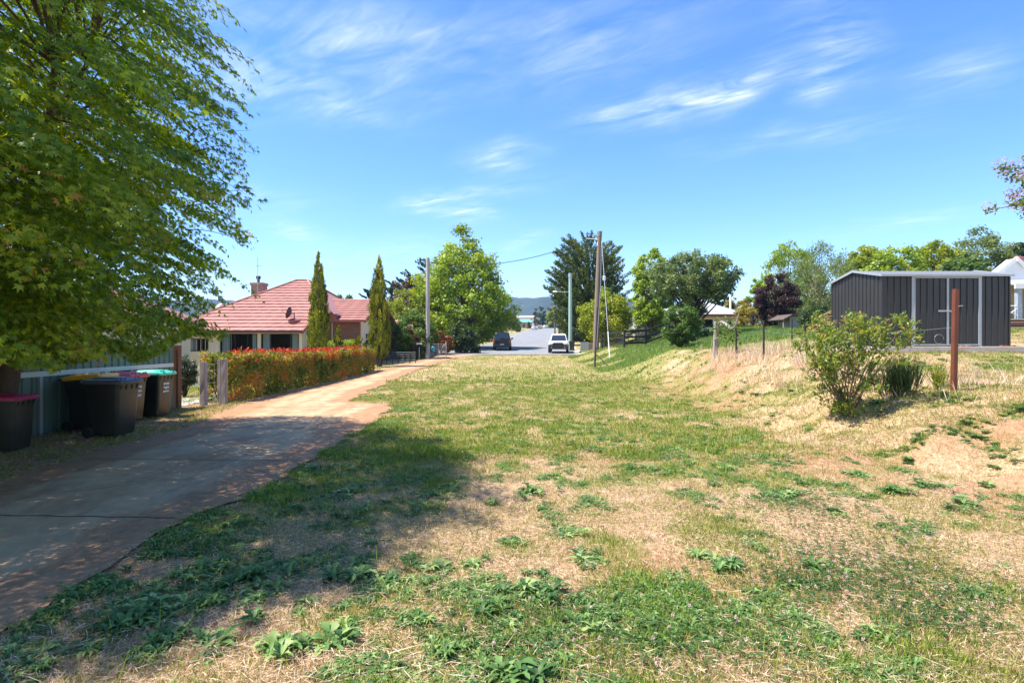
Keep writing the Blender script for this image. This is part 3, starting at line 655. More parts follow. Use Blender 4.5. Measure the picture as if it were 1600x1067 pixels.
# ------------------------------------------------------------------ dark steel garden shed
def ribbed(pts_fn, length, z0, ztop, pitch=.178, rib=.022):
    """vertical ribbed sheet: returns MB quads; pts_fn(s, out)->(x,y)"""
    mb = MB(); S = []
    s = 0
    while s < length - 1e-6:
        e = min(s + pitch, length)
        S += [(s, 0), (min(s + pitch * .86, e), 0), (min(s + pitch * .90, e), rib), (min(s + pitch * .97, e), rib)]
        s = e
    S.append((length, 0))
    for (a, oa), (b, ob) in zip(S[:-1], S[1:]):
        if b - a < 1e-6: continue
        p, q = pts_fn(a, oa), pts_fn(b, ob)
        mb.quad((p[0], p[1], z0), (q[0], q[1], z0), (q[0], q[1], ztop(b)), (p[0], p[1], ztop(a)))
    return mb
def shed():
    D = 16.0; D2 = 18.55
    xl, xr = W(1378, D), W(1577, D); zb = Zp(541, D); ze = Zp(430.5, D); zr = ze + .26
    root = thing('garden_shed', 'dark grey ribbed steel shed with double doors in pale galvanised frames', 'shed', ((xl + xr) / 2, (D + D2) / 2, zb))
    steel = pmat('monument_grey_steel', (.031, .029, .027), .40, .10, 6, 0.05, 30, stain=(.048, .046, .044), stain_amt=.4, stain_scale=2.2, spec=.5)
    dl, dm_, dr = W(1425.5, D), W(1479.5, D), W(1531, D)
    f = ribbed(lambda s, o: (xl + s, D - o), dl - xl, zb, lambda s: ze - .01); f.build('front_wall', steel, root, fix=False)
    f2 = ribbed(lambda s, o: (dr + s, D - o), xr - dr, zb, lambda s: ze - .01); f2.build('front_wall', steel, root, fix=False)
    pass
    mid = (D2 - D) / 2
    gz = lambda s: ze + (zr - ze) * (1 - abs(s - mid) / mid) - .012
    def gable(x, sgn):
        mbx = ribbed(lambda s, o: (x + sgn * o, D + s), D2 - D, zb, gz); return mbx
    gable(xl, -1).build('side_wall', steel, root, fix=False); gable(xr, 1).build('side_wall', steel, root, fix=False)
    ribbed(lambda s, o: (xl + s, D2 + o), xr - xl, zb, lambda s: ze - .01).build('back_wall', steel, root, fix=False)
    # doors
    for a, b, hinge in ((dl + .06, dm_ - .03, 0), (dm_ + .03, dr - .06, 1)):
        d = ribbed(lambda s, o, a=a: (a + s, D - .012 - o), b - a, zb + .06, lambda s: ze - .075)
        door = d.build('door', steel, root, fix=False)
        fr = MB(); t = .035
        fr.box(a - .028, a, D - .04, D - .01, zb + .03, ze - .05).box(b, b + .028, D - .04, D - .01, zb + .03, ze - .05).box(a, b, D - .04, D - .01, ze - .075, ze - .05).box(a, b, D - .04, D - .01, zb + .03, zb + .06)
        fr.build('door_frame', galv, door)
        if hinge == 0:
            zz = Zp(486, D); MB().box(b - .24, b + .1, D - .06, D - .04, zz - .022, zz + .022).box(b + .1, b + .15, D - .058, D - .042, zz - .035, zz + .01).build('hasp', galv, door)
            c = MB(); cx = b - .22; P = [(cx + .13 * math.cos(t_ * .4), D - .045, zb + .18 + .13 * math.sin(t_ * .4) + .02) for t_ in range(0, 14)]; c.tube(P, .004, 4).build('wire_loop', galv, door)
    fr = MB(); fr.box(dl - .03, dl + .032, D - .03, D + .02, zb, ze - .02).box(dr - .032, dr + .03, D - .03, D + .02, zb, ze - .02).box(dl + .032, dr - .032, D - .03, D + .02, ze - .05, ze - .02)
    fr.build('jamb', galv, root)
    # roof with corrugation, fascia and gable trim
    r = MB()
    for sgn in (0, 1):
        n = 46
        for i in range(n):
            xa = xl - .06 + (xr - xl + .12) * i / n; xb = xl - .06 + (xr - xl + .12) * (i + 1) / n
            h0 = .014 * (i % 2) - .02; h1 = .014 * ((i + 1) % 2) - .02
            ya, yb = (D - .09, D + mid) if sgn == 0 else (D2 + .09, D + mid)
            za = ze - .02
            r.quad((xa, ya, za + h0 + .04), (xb, ya, za + h1 + .04), (xb, yb, zr + h1 + .03), (xa, yb, zr + h0 + .03))
    rf = r.build('roof', pmat('roof_sheet_grey', (.17, .175, .18), .55, .08, metal=.1), root, fix=False)
    t = MB(); t.box(xl - .07, xr + .07, D - .10, D - .085, ze - .03, ze + .022)
    for x in (xl - .075, xr + .055):
        t.prism([(D - .09, ze - .03), (D + mid, zr - .03), (D2 + .09, ze - .03), (D2 + .09, ze + .035), (D + mid, zr + .045), (D - .09, ze + .035)], 'x', x, x + .02)
    t.build('roof_trim', galv, rf)
    for x in (xl, xr): MB().box(x - .02, x + .02, D - .022, D + .01, zb, ze - .03).build('corner_trim', steel, root)
    s = MB().box(xl - .15, xr + 1.6, D - .32, D2 + .2, zb - .16, zb - .004)
    sl = s.build('concrete_slab', pmat('slab_concrete', (.47, .41, .34), .9, .15, 9, .3, 50, stain=(.33, .22, .15), stain_amt=.6), None, bevel=.012)
    tag(sl, 'thin concrete slab under the dark shed, its edge stained with soil', 'slab')
    for k in range(5):    # small litter of fired clay on the slab edge
        x = W((1503, 1512, 1566, 1572, 1583)[k], D - .2); b = MB().loft([rrect(x, D - .2, .14, .1, .03, zb - .004), rrect(x, D - .2, .11, .07, .03, zb + .03)])
        tag(b.build('clay_lump', rustred), 'small lump of red clay lying along the edge of the shed slab', 'clay lump', 'clay lumps on the slab edge')
shed()

# ------------------------------------------------------------------ green sheet-metal fence
def green_fence():
    x = -8.3; y0, y1 = 6.0, 14.15; zt = 1.53
    root = thing('metal_fence', 'green ribbed sheet-metal fence with a pale rail running behind the bins', 'fence', (x, y0, 0))
    gm = pmat('fence_green_steel', (.115, .185, .145), .5, .08, 5, .05, 30, stain=(.08, .12, .095), stain_amt=.4, stain_scale=1.6)
    S = []; s = y0
    while s < y1:
        for u, o in ((0, 0), (.12, 0), (.135, .028), (.165, .028), (.18, 0), (.2, 0)): S.append((min(s + u * 1.0, y1), o))
        s += .2
    mb = MB()
    for (a, oa), (b, ob) in zip(S[:-1], S[1:]):
        if b - a > 1e-6: mb.quad((x - oa, a, g(x, a) - .03), (x - ob, b, g(x, b) - .03), (x - ob, b, zt), (x - oa, a, zt))
    mb.build('sheet', gm, root, fix=False)
    r = MB(); r.box(x + .003, x + .045, y0, y1 - .1, 1.035, 1.125); r.build('rail', pmat('pale_green_rail', (.58, .62, .56), .5, .06), root)
    MB().box(x - .035, x + .03, y0, y1, zt, zt + .03).build('capping', gm, root)
    for yy in (7.7, 10.1, 12.5): MB().box(x + .003, x + .05, yy - .03, yy + .03, -.05, 1.034).build('post', galv, root)
    e = MB().box(x - .07, x + .09, y1 + .01, y1 + .17, -.2, 1.56); e.build('end_post', pmat('brown_post', (.17, .07, .03), .8, .25, stretch=(6, 6, 1)), root, bevel=.008)
green_fence()

# ------------------------------------------------------------------ wheelie bins
binplastic = pmat('bin_dark_plastic', (.018, .022, .017), .34, .18, 9, .06, 90, stain=(.07, .055, .04), stain_amt=.35, stain_scale=2.0, spec=.55)
marks = pmat('white_stencil', (.78, .78, .76), .6)
def wheelie_bin(px, py, y, label, lidcol, lidname, rot=0.0, mk=False, open_=0.0, sc=1.0):
    root = thing('wheelie_bin', label, 'bin', (px, y, g(px, y) + .005), R(rot), 'wheelie bins by the green fence', local=True)
    H = .95; root.scale = (sc, sc, sc)
    b = MB(); rings = []
    for z, w, d, cx in ((.05, .44, .44, .02), (.10, .465, .465, .018), (.5, .53, .51, .01), (.86, .585, .555, 0), (.865, .60, .57, 0), (.90, .605, .575, 0), (.905, .63, .595, .0), (H, .635, .60, .0)):
        rings.append(rrect(cx, 0, w, d, .055, z, 5))
    b.loft(rings)
    b.build('body', binplastic, root, smooth=True)
    for yy in (-.2, -.07, .07, .2): MB().prism([(.287, .80), (.318, .895), (.318, .912), (.285, .912)], 'y', yy - .018, yy + .018).build('rim_lug', binplastic, root)
    # lid: shallow pressed dome with a raised panel, hinged at the back
    lid = MB(); t = H + .005
    rings = [rrect(.012, 0, .675, .635, .06, t - .03, 5), rrect(.012, 0, .69, .645, .065, t + .005, 5), rrect(.0, 0, .66, .62, .07, t + .035, 5), rrect(-.01, 0, .56, .52, .08, t + .052, 5), rrect(-.01, 0, .50, .46, .08, t + .05, 5), rrect(-.01, 0, .46, .42, .08, t + .072, 5), rrect(-.01, 0, .2, .2, .08, t + .082, 5)]
    lid.loft(rings)
    lm = pmat('lid_' + lidname, lidcol, .42, .1, 8, 0, 30, stain=tuple(c * .55 for c in lidcol), stain_amt=.3)
    lo = lid.build('lid', lm, root, smooth=True)
    if open_:
        lo.location = (-.33 * (1 - math.cos(R(open_))) , 0, H * (1 - math.cos(R(open_))) + .33 * math.sin(R(open_))); lo.location = Vector((-.33, 0, H)) - Matrix.Rotation(R(-open_), 3, 'Y') @ Vector((-.33, 0, H)); lo.rotation_euler = (0, R(-open_), 0)
    for yy in (-.17, .17): hd = MB().tube([(.30, yy - .05, t + .02), (.31, yy - .05, t + .07), (.31, yy + .05, t + .07), (.30, yy + .05, t + .02)], .010, 6); hd.build('lid_handle', binplastic, lo)
    h = MB(); h.tube([(-.30, -.25, .93), (-.385, -.25, .95), (-.40, -.2, .955), (-.40, .2, .955), (-.385, .25, .95), (-.30, .25, .93)], .016, 8); h.build('handle', binplastic, root)
    for s in (-1, 1):
        w = MB().lathe((0, 0, 0), [(.0, -.03), (.085, -.03), (.1, -.02), (.1, .02), (.085, .03), (.0, .03)], 22)
        w.V = [(-.235 + v[0], s * .255 + v[2], .105 + v[1]) for v in w.V]
        wo = w.build('wheel', pmat('bin_wheel_rubber', (.016, .016, .016), .8, .2), root, smooth=True)
        hb = MB().cyl((-.235, s * .288, .105), .04, .012, 'y', 14); hb.build('hub', binplastic, wo)
    MB().tube([(-.235, -.24, .105), (-.235, .24, .105)], .014, 8).build('axle', darksteel, root)
    if mk:
        rr = random.Random(int(y * 10))
        x_ = .297
        for col in range(3):          # stencilled marks running down the front
            z = .76 - col * .085; m = MB()
            for k in range(6):
                y_ = -.10 + k * .034; hh = rr.uniform(.028, .055)
                m.prism([(y_, z - hh), (y_ + .02, z - hh), (y_ + .02, z), (y_, z)], 'x', x_ - .02 - .0002 * col, x_ + .002 - col * .006 * .9)
            m.build('stencil', marks, root)
    return root
wheelie_bin(-7.55, 0, 8.62, 'wheelie bin with a pinkish red lid, cut by the left picture edge', (.42, .03, .10), 'pink_red', 8, sc=.84)
wheelie_bin(-6.93, 0, 10.0, 'nearest full wheelie bin with a dark grey-blue lid, in front of the yellow-lidded one', (.065, .075, .10), 'slate', -2)
wheelie_bin(-7.84, 0, 10.72, 'wheelie bin with a yellow lid, mostly hidden behind the dark-lidded bin', (.78, .42, .02), 'yellow', 6, open_=5)
wheelie_bin(-7.78, 0, 11.55, 'wheelie bin with a bright red lid between the dark-lidded and green-lidded bins', (.62, .04, .03), 'red', 0, True)
wheelie_bin(-7.76, 0, 12.45, 'wheelie bin with a mint green lid, farthest along the fence', (.06, .50, .33), 'mint_green', 0, True)

# ------------------------------------------------------------------ posts, gate, netting beside the hedge
def wood_post(p, h, w, label, lean=0.0, double=False, cap=True):
    root = thing('timber_post', label, 'post', tuple(p), 0, 'weathered timber posts')
    b = MB(); r = random.Random(int(p.x * 100)); z0 = p.z - .15; zt = p.z + h
    def one(cx, w_, hh):
        rings = []
        for k in range(7):
            z = z0 + (p.z + hh - z0) * k / 6; j = lambda: r.uniform(-.006, .006)
            rings.append([(q[0] + lean * (z - p.z) + j(), q[1] + j(), z) for q in rrect(cx, p.y, w_, w_, w_ * .14, z, 1)])
        b.loft(rings)
    one(p.x, w, h)
    if double: one(p.x - w * .95, w * .85, h * .99)
    b.build('shaft', oldwood, root)
    return root
pa = place(318, 635); pb = place(351, 632)
wood_post(pa, 1.13, .15, 'thick grey timber post with wire staples between the green-lidded bin and the hedge')
wood_post(pb, 1.19, .125, 'pair of grey timber posts bound together at the near end of the red-tipped hedge', 0, True)
nt_ = MB(); 
for k in range(7):
    z = .12 + k * .16
    nt_.tube([(pa.x + .07, pa.y, pa.z + z), ((pa.x + pb.x) / 2, (pa.y + pb.y) / 2, pa.z + z - .015), (pb.x - .18, pb.y, pb.z + z + .01)], .004, 4)
for k in range(3):
    t = (k + 1) / 4; x, y = pa.x + (pb.x - pa.x) * t, pa.y + (pb.y - pa.y) * t
    nt_.tube([(x, y, pa.z + .05), (x, y, pa.z + 1.08)], .003, 4)
tag(nt_.build('wire_netting', galv), 'galvanised wire netting strung between the two weathered gate posts', 'netting')
# little iron garden gate and cream paling fence beyond
q = Vector((W(331, 19), 19, g(W(331, 19), 19)))
ig = MB().tube([(q.x - .17, 19, q.z), (q.x - .17, 19, q.z + .95)], .018, 6).tube([(q.x + .12, 19, q.z), (q.x + .12, 19, q.z + .95)], .018, 6).tube([(q.x - .3, 19, q.z + .97), (q.x + .4, 19, q.z + .94)], .022, 6).tube([(q.x - .17, 19, q.z + .3), (q.x + .12, 19, q.z + .3)], .012, 6)
tag(ig.build('iron_gate', blacktimber), 'thin black iron garden frame seen between the grey gate posts', 'gate')
pf = thing('paling_fence', 'low cream paling fence on the lawn behind the round shrub', 'fence', (-12.5, 23, -.4))
mb = MB(); x = W(245, 23)
while x < W(322, 23): mb.box(x, x + .11, 23, 23.02, -.6, Zp(570.5, 23) + .02 * math.sin(x * 9)); x += .125
mb.build('paling', cream, pf); MB().box(W(245, 23), W(322, 23), 23.022, 23.07, .35, .43).box(W(245, 23), W(322, 23), 23.022, 23.07, -.25, -.17).build('rail', cream, pf)

# ------------------------------------------------------------------ right-hand boundary posts and wire
def star_picket(px, py, top, label, lean=0.0):
    p = place(px, py); h = (py - top) / FOC * p.y
    root = thing('star_picket', label, 'fence picket', tuple(p), 0, 'steel pickets of the right boundary fence')
    b = MB()
    for a in (90, 210, 330):
        u = Vector((math.cos(R(a)), math.sin(R(a)), 0)); v = Vector((-u.y, u.x, 0)) * .005
        o = Vector((p.x, p.y, 0)); l = Vector((lean * h, 0, 0)); z0 = p.z - .2; z1 = p.z + h
        b.slab([o + v + Vector((0, 0, z0)), o + u * .034 + v + Vector((0, 0, z0)), o + u * .034 + v + l + Vector((0, 0, z1)), o + v + l + Vector((0, 0, z1))], .01)
    b.build('shaft', darksteel, root)
    return p, h
pk = []
pk.append(star_picket(1193, 563, 501, 'upright dark steel picket standing clear in the dry grass')) 
pk.append(star_picket(1264, 574, 505, 'rough dark picket leaning to the left just behind the leafy bush', -.10))
pk.append(star_picket(1237, 540, 497, 'distant dark picket in front of the tall green weeds'))
pk.append(star_picket(1150, 562, 517, 'short dark picket wound with a vine beside the grey post'))
pw = place(1117, 559)
wood_post(pw, 1.35, .16, 'pale split timber post standing in tall dry grass by the vine', .05)
# vine rail: a gnarled dead branch between post and picket
vn = thing('vine', 'gnarled vine with green leaves draped from the pale post to the short picket', 'vine', (pw.x, pw.y, pw.z))
b = MB(); a0 = Vector((pw.x + .1, pw.y, pw.z + 1.2)); a1 = Vector((pk[3][0].x + .1, pk[3][0].y, pk[3][0].z + 1.25))
P = [a0 + (a1 - a0) * t + Vector((0, .05 * math.sin(t * 9), .12 * math.sin(t * 7) - .1 * t + (.3 if t > .9 else 0))) for t in np.linspace(0, 1, 9)]
b.tube(P, [.045, .05, .055, .05, .06, .05, .045, .035, .02], 6).build('stem', oldwood, vn)
VINE = vn; VINE_P = P

pr = place(1490, 611)
root = thing('steel_post', 'tall rust-red square steel post standing in front of the dark shed', 'post', tuple(pr))
h = (611 - 452) / FOC * pr.y; w = .062
b = MB(); b.loft([rrect(pr.x + .035 * t, pr.y, w * 2 * .62, w * 2 * .62, .01, pr.z - .1 + (h + .1) * t, 2) for t in (0, .5, 1)]).build('shaft', rustred, root)
MB().tube([(pr.x + .05, pr.y - .04, pr.z + h * .83), (pr.x + .13, pr.y - .04, pr.z + h * .835)], .006, 5).tube([(pr.x + .04, pr.y - .04, pr.z + h * .28), (pr.x + .09, pr.y - .04, pr.z + h * .285)], .006, 5).build('wire_hook', galv, root)
wr = MB()      # loose fence wire from the red post back along the pickets and out to the right
chain = [(pr, h)] + [pk[1], pk[0], pk[3]]
for fz_ in (.25, .55, .83):
    for (p, hh), (q, h2) in zip(chain[:-1], chain[1:]):
        a = p + Vector((0, 0, hh * fz_ * (.75 if p is pr else .9))); c = q + Vector((0, 0, h2 * fz_ * .9)); m_ = (a + c) / 2 - Vector((0, 0, .05))
        wr.tube([a, a.lerp(m_, .5) - Vector((0, 0, .015)), m_, c.lerp(m_, .5) - Vector((0, 0, .015)), c], .0022, 4)
for fz_ in (.1, .2, .3, .4):
    a = pr + Vector((.05, 0, h * fz_)); c = Vector((pr.x + 4.5, pr.y - .8, g(pr.x + 4.5, pr.y - .8) + .1 + fz_ * .8)); wr.tube([a, a.lerp(c, .5) - Vector((0, 0, .05)), c], .0022, 4)
tag(wr.build('fence_wire', galv), 'thin slack fence wire linking the red steel post and the pickets', 'wire')

# ------------------------------------------------------------------ poles
greywood = pmat('grey_pole_timber', (.42, .385, .345), .85, .15, 6, .4, 40, stain=(.28, .25, .22), stain_amt=.5, stretch=(6, 6, .5))
brownwood = pmat('brown_pole_timber', (.23, .17, .125), .85, .2, 6, .5, 40, stain=(.12, .09, .07), stain_amt=.6, stretch=(6, 6, .4))
greenpaint = pmat('sage_green_paint', (.33, .47, .38), .6, .08)
def pole(px, d, py_top, r0, r1, label, m, lean=0.0, name='power_pole'):
    x = W(px, d); z = g(x, d); H = Zp(py_top, d) - z
    root = thing(name, label, 'pole', (x, d, z), 0, 'street poles')
    b = MB().tube([(x + lean * H * t, d, z - .3 + (H + .3) * t) for t in np.linspace(0, 1, 6)], [r0 + (r1 - r0) * t for t in np.linspace(0, 1, 6)], 14)
    b.build('shaft', m, root, smooth=True)
    return root, Vector((x + lean * H, d, z + H)), Vector((x, d, z))
rt, ltop, lb = pole(668.5, 45, 404, .17, .14, 'bare grey timber pole at the driveway edge in front of the bright green tree', greywood)
MB().cyl((ltop.x, ltop.y, ltop.z + .02), .145, .06, 'z', 14).build('cap', galv, rt)
rt, btop, bb_ = pole(930.5, 46, 367, .25, .17, 'leaning brown timber power pole with a grey cap and white stay', brownwood, .035)
MB().cyl((btop.x, btop.y, btop.z + .05), .19, .42, 'z', 14).build('cap', pmat('weathered_cap', (.2, .19, .18), .7), rt)
MB().tube([btop + Vector((-.18, -.1, -.9)), btop + Vector((-.18, -.1, -.6))], .05, 8).tube([btop + Vector((-.05, 0, -.35)), btop + Vector((-1.1, 0, -.3))], .03, 6).build('insulator', white, rt)
MB().tube([btop + Vector((.12, -.15, -.5)), btop + Vector((.06, -.18, -4)), bb_ + Vector((.05, -.27, .3))], .02, 5).build('conduit', galv, rt)
gp = place(953, 562); gt = btop + Vector((.15, -.05, -.4))
sg = MB().tube([gt, gp.lerp(gt, .21)], .022, 6); sgo = tag(sg.build('stay_wire', galv), 'pale stay wire running from the brown pole top down to the green bank', 'stay wire')
MB().tube([gp.lerp(gt, .0) - Vector((0, 0, .2)), gp.lerp(gt, .2)], .035, 8).build('guard_tube', pmat('pale_grey_pvc', (.5, .52, .52), .6), sgo)
ip = gp.lerp(gt, .63); MB().box(ip.x - .1, ip.x + .1, ip.y - .08, ip.y + .08, ip.z - .17, ip.z + .17).build('stay_insulator', white, sgo, bevel=.03)
rt, gtop, gb_ = pole(891, 62, 431, .21, .17, 'sage green painted pole behind the white ute with a street lamp arm', greenpaint)
MB().tube([gtop + Vector((-.1, 0, -1.75)), gtop + Vector((-1.5, 0, -1.7))], .035, 6).build('lamp_arm', galv, rt)
MB().loft([rrect(gtop.x - 1.65, gtop.y, .5, .22, .06, gtop.z - 1.78), rrect(gtop.x - 1.65, gtop.y, .55, .26, .06, gtop.z - 1.72), rrect(gtop.x - 1.65, gtop.y, .3, .14, .06, gtop.z - 1.62)]).build('street_lamp', white, rt)
MB().cyl((gtop.x, gtop.y, gtop.z + .02), .2, .5, 'z', 12).build('cap', galv, rt)
for px, d, top, lab in ((873.5, 128, 471.5, 'dark power pole with a crossarm farther up the street, right of its twin'), (867, 150, 472.5, 'dark slim power pole up the street, left of its twin')):
    rt, t_, b_ = pole(px, d, top, .22, .17, lab, pmat('dark_pole', (.10, .085, .075), .85))
    MB().box(t_.x - 1.0, t_.x + 1.2, t_.y - .08, t_.y + .08, t_.z - .55, t_.z - .38).build('crossarm', pmat('dark_pole', (.1, .085, .075)), rt)
    MB().tube([t_ + Vector((k, 0, -.38)) for k in (-.9, -.9)], .05, 6)
sw = MB()
for dx in (-.8, .1, 1.0):
    sw.tube([Vector((W(873.5, 128) + dx, 128, Zp(474.5, 128))).lerp(Vector((W(867, 150) + dx, 150, Zp(475.5, 150))), t) - Vector((0, 0, 1.2 * t * (1 - t))) for t in np.linspace(0, 1, 6)], .02, 4)
    sw.tube([(gtop + Vector((dx * .3, 0, -.15))).lerp(Vector((W(873.5, 128) + dx, 128, Zp(474.5, 128))), t) - Vector((0, 0, 5 * t * (1 - t))) for t in np.linspace(0, 1, 12)], .016, 4)
tag(sw.build('street_wires', pmat('black_cable', (.03, .03, .03), .6)), 'thin black street wires running between the sage green pole and the dark poles', 'wires')
# overhead line from the left pole, behind the big conifer
def sag(a, b, s, n=14): return [a.lerp(b, t) - Vector((0, 0, s * 4 * t * (1 - t))) for t in np.linspace(0, 1, n)]
cable = pmat('black_cable', (.03, .03, .03), .6)
tag(MB().tube(sag(ltop + Vector((.1, 0, -.3)), btop + Vector((-1.0, 0, -.35)), .9), .028, 5).build('overhead_cable', cable), 'sagging black overhead cable between the grey pole and the brown pole', 'cable')
tag(MB().tube(sag(Vector((-10.2, 44, 4.75)), ltop + Vector((-.05, 0, -1.2)), .5), .02, 4).build('service_cable', cable), 'thin service cable from the house wing to the grey pole', 'cable')
# steel gate strainer with brace
sp = place(929, 575); hh = (575 - 480) / FOC * sp.y
st = thing('strainer_post', 'slim dark steel strainer post with a diagonal brace in front of the brown pole', 'post', tuple(sp))
MB().tube([(sp.x, sp.y, sp.z - .2), (sp.x + .16, sp.y, sp.z + hh)], [.06, .045], 8).build('shaft', darksteel, st)
MB().tube([(sp.x + .05, sp.y, sp.z + .85), (sp.x + .75, sp.y - .6, g(sp.x + .75, sp.y - .6))], .035, 6).build('brace', darksteel, st)

# ------------------------------------------------------------------ mailbox, little wire fence near the grey pole
m0 = place(655, 562); lt = m0
mbx = thing('mailbox', 'dark mailbox with a pale top on a thin post beside the driveway', 'mailbox', tuple(m0))
MB().tube([(m0.x, m0.y, m0.z - .1), (m0.x, m0.y, m0.z + .95)], .035, 8).build('post', galv, mbx)
MB().box(m0.x - .17, m0.x + .17, m0.y - .2, m0.y + .2, m0.z + .95, m0.z + 1.18).build('box', blacktimber, mbx, bevel=.01)
MB().prism([(m0.x - .22, m0.z + 1.185), (m0.x + .22, m0.z + 1.185), (m0.x + .12, m0.z + 1.26), (m0.x - .12, m0.z + 1.26)], 'y', m0.y - .25, m0.y + .25).build('roof', white, mbx)
f0 = Vector((W(673, 49), 49, g(W(673, 49), 49))); f1 = Vector((W(697, 49.5), 49.5, g(W(697, 49.5), 49.5)))
wf = thing('wire_fence', 'short grey wire garden fence between the pole and the orange shrub', 'fence', tuple(f0))
for i, p in enumerate((f0, f0.lerp(f1, .5), f1)): MB().tube([(p.x, p.y, p.z - .1), (p.x, p.y, p.z + 1.15 + (.1 if i == 2 else 0))], .06 if i == 2 else .03, 8).build('post', greywood if i == 2 else galv, wf)
b = MB()
for k in range(7): b.tube([f0 + Vector((0, 0, .1 + k * .16)), f1 + Vector((0, 0, .1 + k * .16))], .012, 4)
for k in range(12): p = f0.lerp(f1, k / 11); b.tube([(p.x, p.y, p.z + .05), (p.x, p.y, p.z + 1.1)], .008, 4)
b.build('netting', galv, wf)
tb = MB(); c0 = Vector((W(675, 48.6), 48.6, g(W(675, 48.6), 48.6) + .62)); tb.lathe(tuple(c0), [(.02, -.26), (.18, -.2), (.26, 0), (.2, .2), (.03, .27)], 14)
tag(tb.build('garden_ball', pmat('turquoise_plastic', (.05, .42, .50), .4), smooth=True), 'turquoise ball hanging on the little wire fence', 'ball')
lf = thing('picket_fence', 'low wire fence across the garden front beyond the second cypress', 'fence', (W(603, 39), 39, .1))
b = MB()
for k in range(6): x = W(604 + k * 9, 39); z = g(x, 39); MB().tube([(x, 39, z - .1), (x, 39, z + .75)], .03, 6).build('post', darksteel, lf)
for k in range(5): b.tube([(W(604, 39), 39, g(W(604, 39), 39) + .15 + k * .15), (W(649, 39), 39, g(W(649, 39), 39) + .15 + k * .15)], .01, 4)
b.build('netting', galv, lf)

# ------------------------------------------------------------------ black post-and-rail fence on the right
pts = [place(941, 544), place(975.5, 546), place(1009, 538), place(1036, 533)]
pts[0] = Vector((W(941, 47), 47, g(W(941, 47), 47))); pts[1] = Vector((W(975.5, 42), 42, g(W(975.5, 42), 42))); pts[2] = Vector((W(1009, 42.5), 42.5, g(W(1009, 42.5), 42.5))); pts[3] = Vector((W(1040, 46), 46, g(W(1040, 46), 46)))
rfn = thing('rail_fence', 'black post-and-rail fence climbing the green bank beside the brown pole', 'fence', tuple(pts[0]))
for p in pts: MB().box(p.x - .075, p.x + .075, p.y - .075, p.y + .075, p.z - .3, p.z + 1.35).build('post', blacktimber, rfn, bevel=.01)
for hh in (.35, .8, 1.22):
    for p, q in zip(pts[:-1], pts[1:]):
        MB().slab([(p.x, p.y - .1, p.z + hh - .07), (q.x, q.y - .1, q.z + hh - .07), (q.x, q.y - .1, q.z + hh + .07), (p.x, p.y - .1, p.z + hh + .07)], .045).build('rail', blacktimber, rfn)
# grey shed wall and light sheet fence behind it
gs = thing('grey_outbuilding', 'pale grey sheet-clad outbuilding glimpsed between the trees behind the black rail fence', 'outbuilding', (W(1010, 52), 52, 1.4))
MB().box(W(1003, 52), W(1040, 52), 52, 56, 1, Zp(490, 52)).build('wall', pmat('grey_cladding', (.40, .41, .40), .7, .08, stretch=(.3, .3, 6)), gs)
MB().box(W(1001, 52), W(1042, 52), 51.7, 56.3, Zp(490, 52), Zp(487.5, 52)).build('roof', galv, gs)
pn = thing('panel_fence', 'grey sheet panel fence below the yellow-green tree', 'fence', (W(945, 52), 52, .8))
MB().box(W(938, 52), W(976, 52), 52, 52.06, .4, Zp(523, 52)).build('sheet', pmat('bluegrey_sheet', (.34, .38, .40), .6, .1, stretch=(5, 5, .3)), pn)
MB().box(W(938, 52), W(976, 52), 51.95, 52.0, Zp(524, 52), Zp(522, 52)).build('rail', galv, pn)
p2 = thing('garden_wall', 'low mottled stone and timber edging under the big conifer', 'wall', (W(925, 60), 60, .8))
z_ = g(W(925, 60), 60)
MB().box(W(907, 60), W(920, 60), 60, 60.1, z_ - .3, z_ + .8).build('pale_panel', pmat('pale_blue_panel', (.30, .33, .35), .6), p2)
MB().box(W(920.2, 60), W(936, 60), 60, 60.25, z_ - .3, z_ + .75).build('stone_wall', brickmat('edging_stone', (.22, .15, .12), (.3, .22, .18), (.15, .11, .09), .35), p2)

# ------------------------------------------------------------------ white house beyond the bank (right of centre)
def right_house():
    d = 52.0; ze = Zp(491, d); zb = 2.2
    root = thing('weatherboard_house', 'cream house with a pale grey hip roof half hidden behind the dark tree', 'house', (W(1120, d), d, zb))
    x0, x1 = W(1040, d), W(1158, d)
    w = MB(); wallx(w, x0, x1, d + .4, .2, zb - .5, ze, [(W(1097, d), W(1118, d), Zp(513, d), Zp(497, d)), (W(1139, d), W(1147, d), Zp(508, d), Zp(496, d))]); w.box(x1 - .2, x1, d + .6, d + 8, zb - .5, ze); w.build('wall', pmat('cream_weatherboard', (.62, .53, .36), .7, .05, stretch=(.3, .3, 8)), root)
    window(root, W(1097, d), W(1118, d), Zp(513, d), Zp(497, d), d + .4, frame=white, fw=.1); window(root, W(1139, d), W(1147, d), Zp(508, d), Zp(496, d), d + .4, frame=white, fw=.08)
    r = MB(); a, b = (x0 - .5, d - .1, ze), (x1 + .65, d - .1, ze); c = (W(1103, d + 4), d + 4.5, Zp(471, d + 4.5)); e = (W(1070, d + 4), d + 4.5, c[2])
    r.quad(a, b, c, e); r.quad(b, (b[0], d + 9, ze), c); r.quad(c, (b[0], d + 9, ze), (a[0], d + 9, ze), e); r.quad(e, (a[0], d + 9, ze), a)
    rf = r.build('roof', pmat('pale_iron_roof', (.42, .42, .43), .5, .06, 3, stretch=(8, 1, 1), stain=(.42, .41, .40), stain_amt=.4), root)
    MB().box(a[0], b[0], d - .2, d - .1, ze - .22, ze + .01).build('fascia', pmat('maroon_fascia', (.16, .05, .04), .6), rf)
    vp = Vector((W(1161, d), d + 3, ze)); MB().tube([vp, vp + Vector((0, 0, 2.0))], .1, 8).build('vent_pipe', white, root)
right_house()
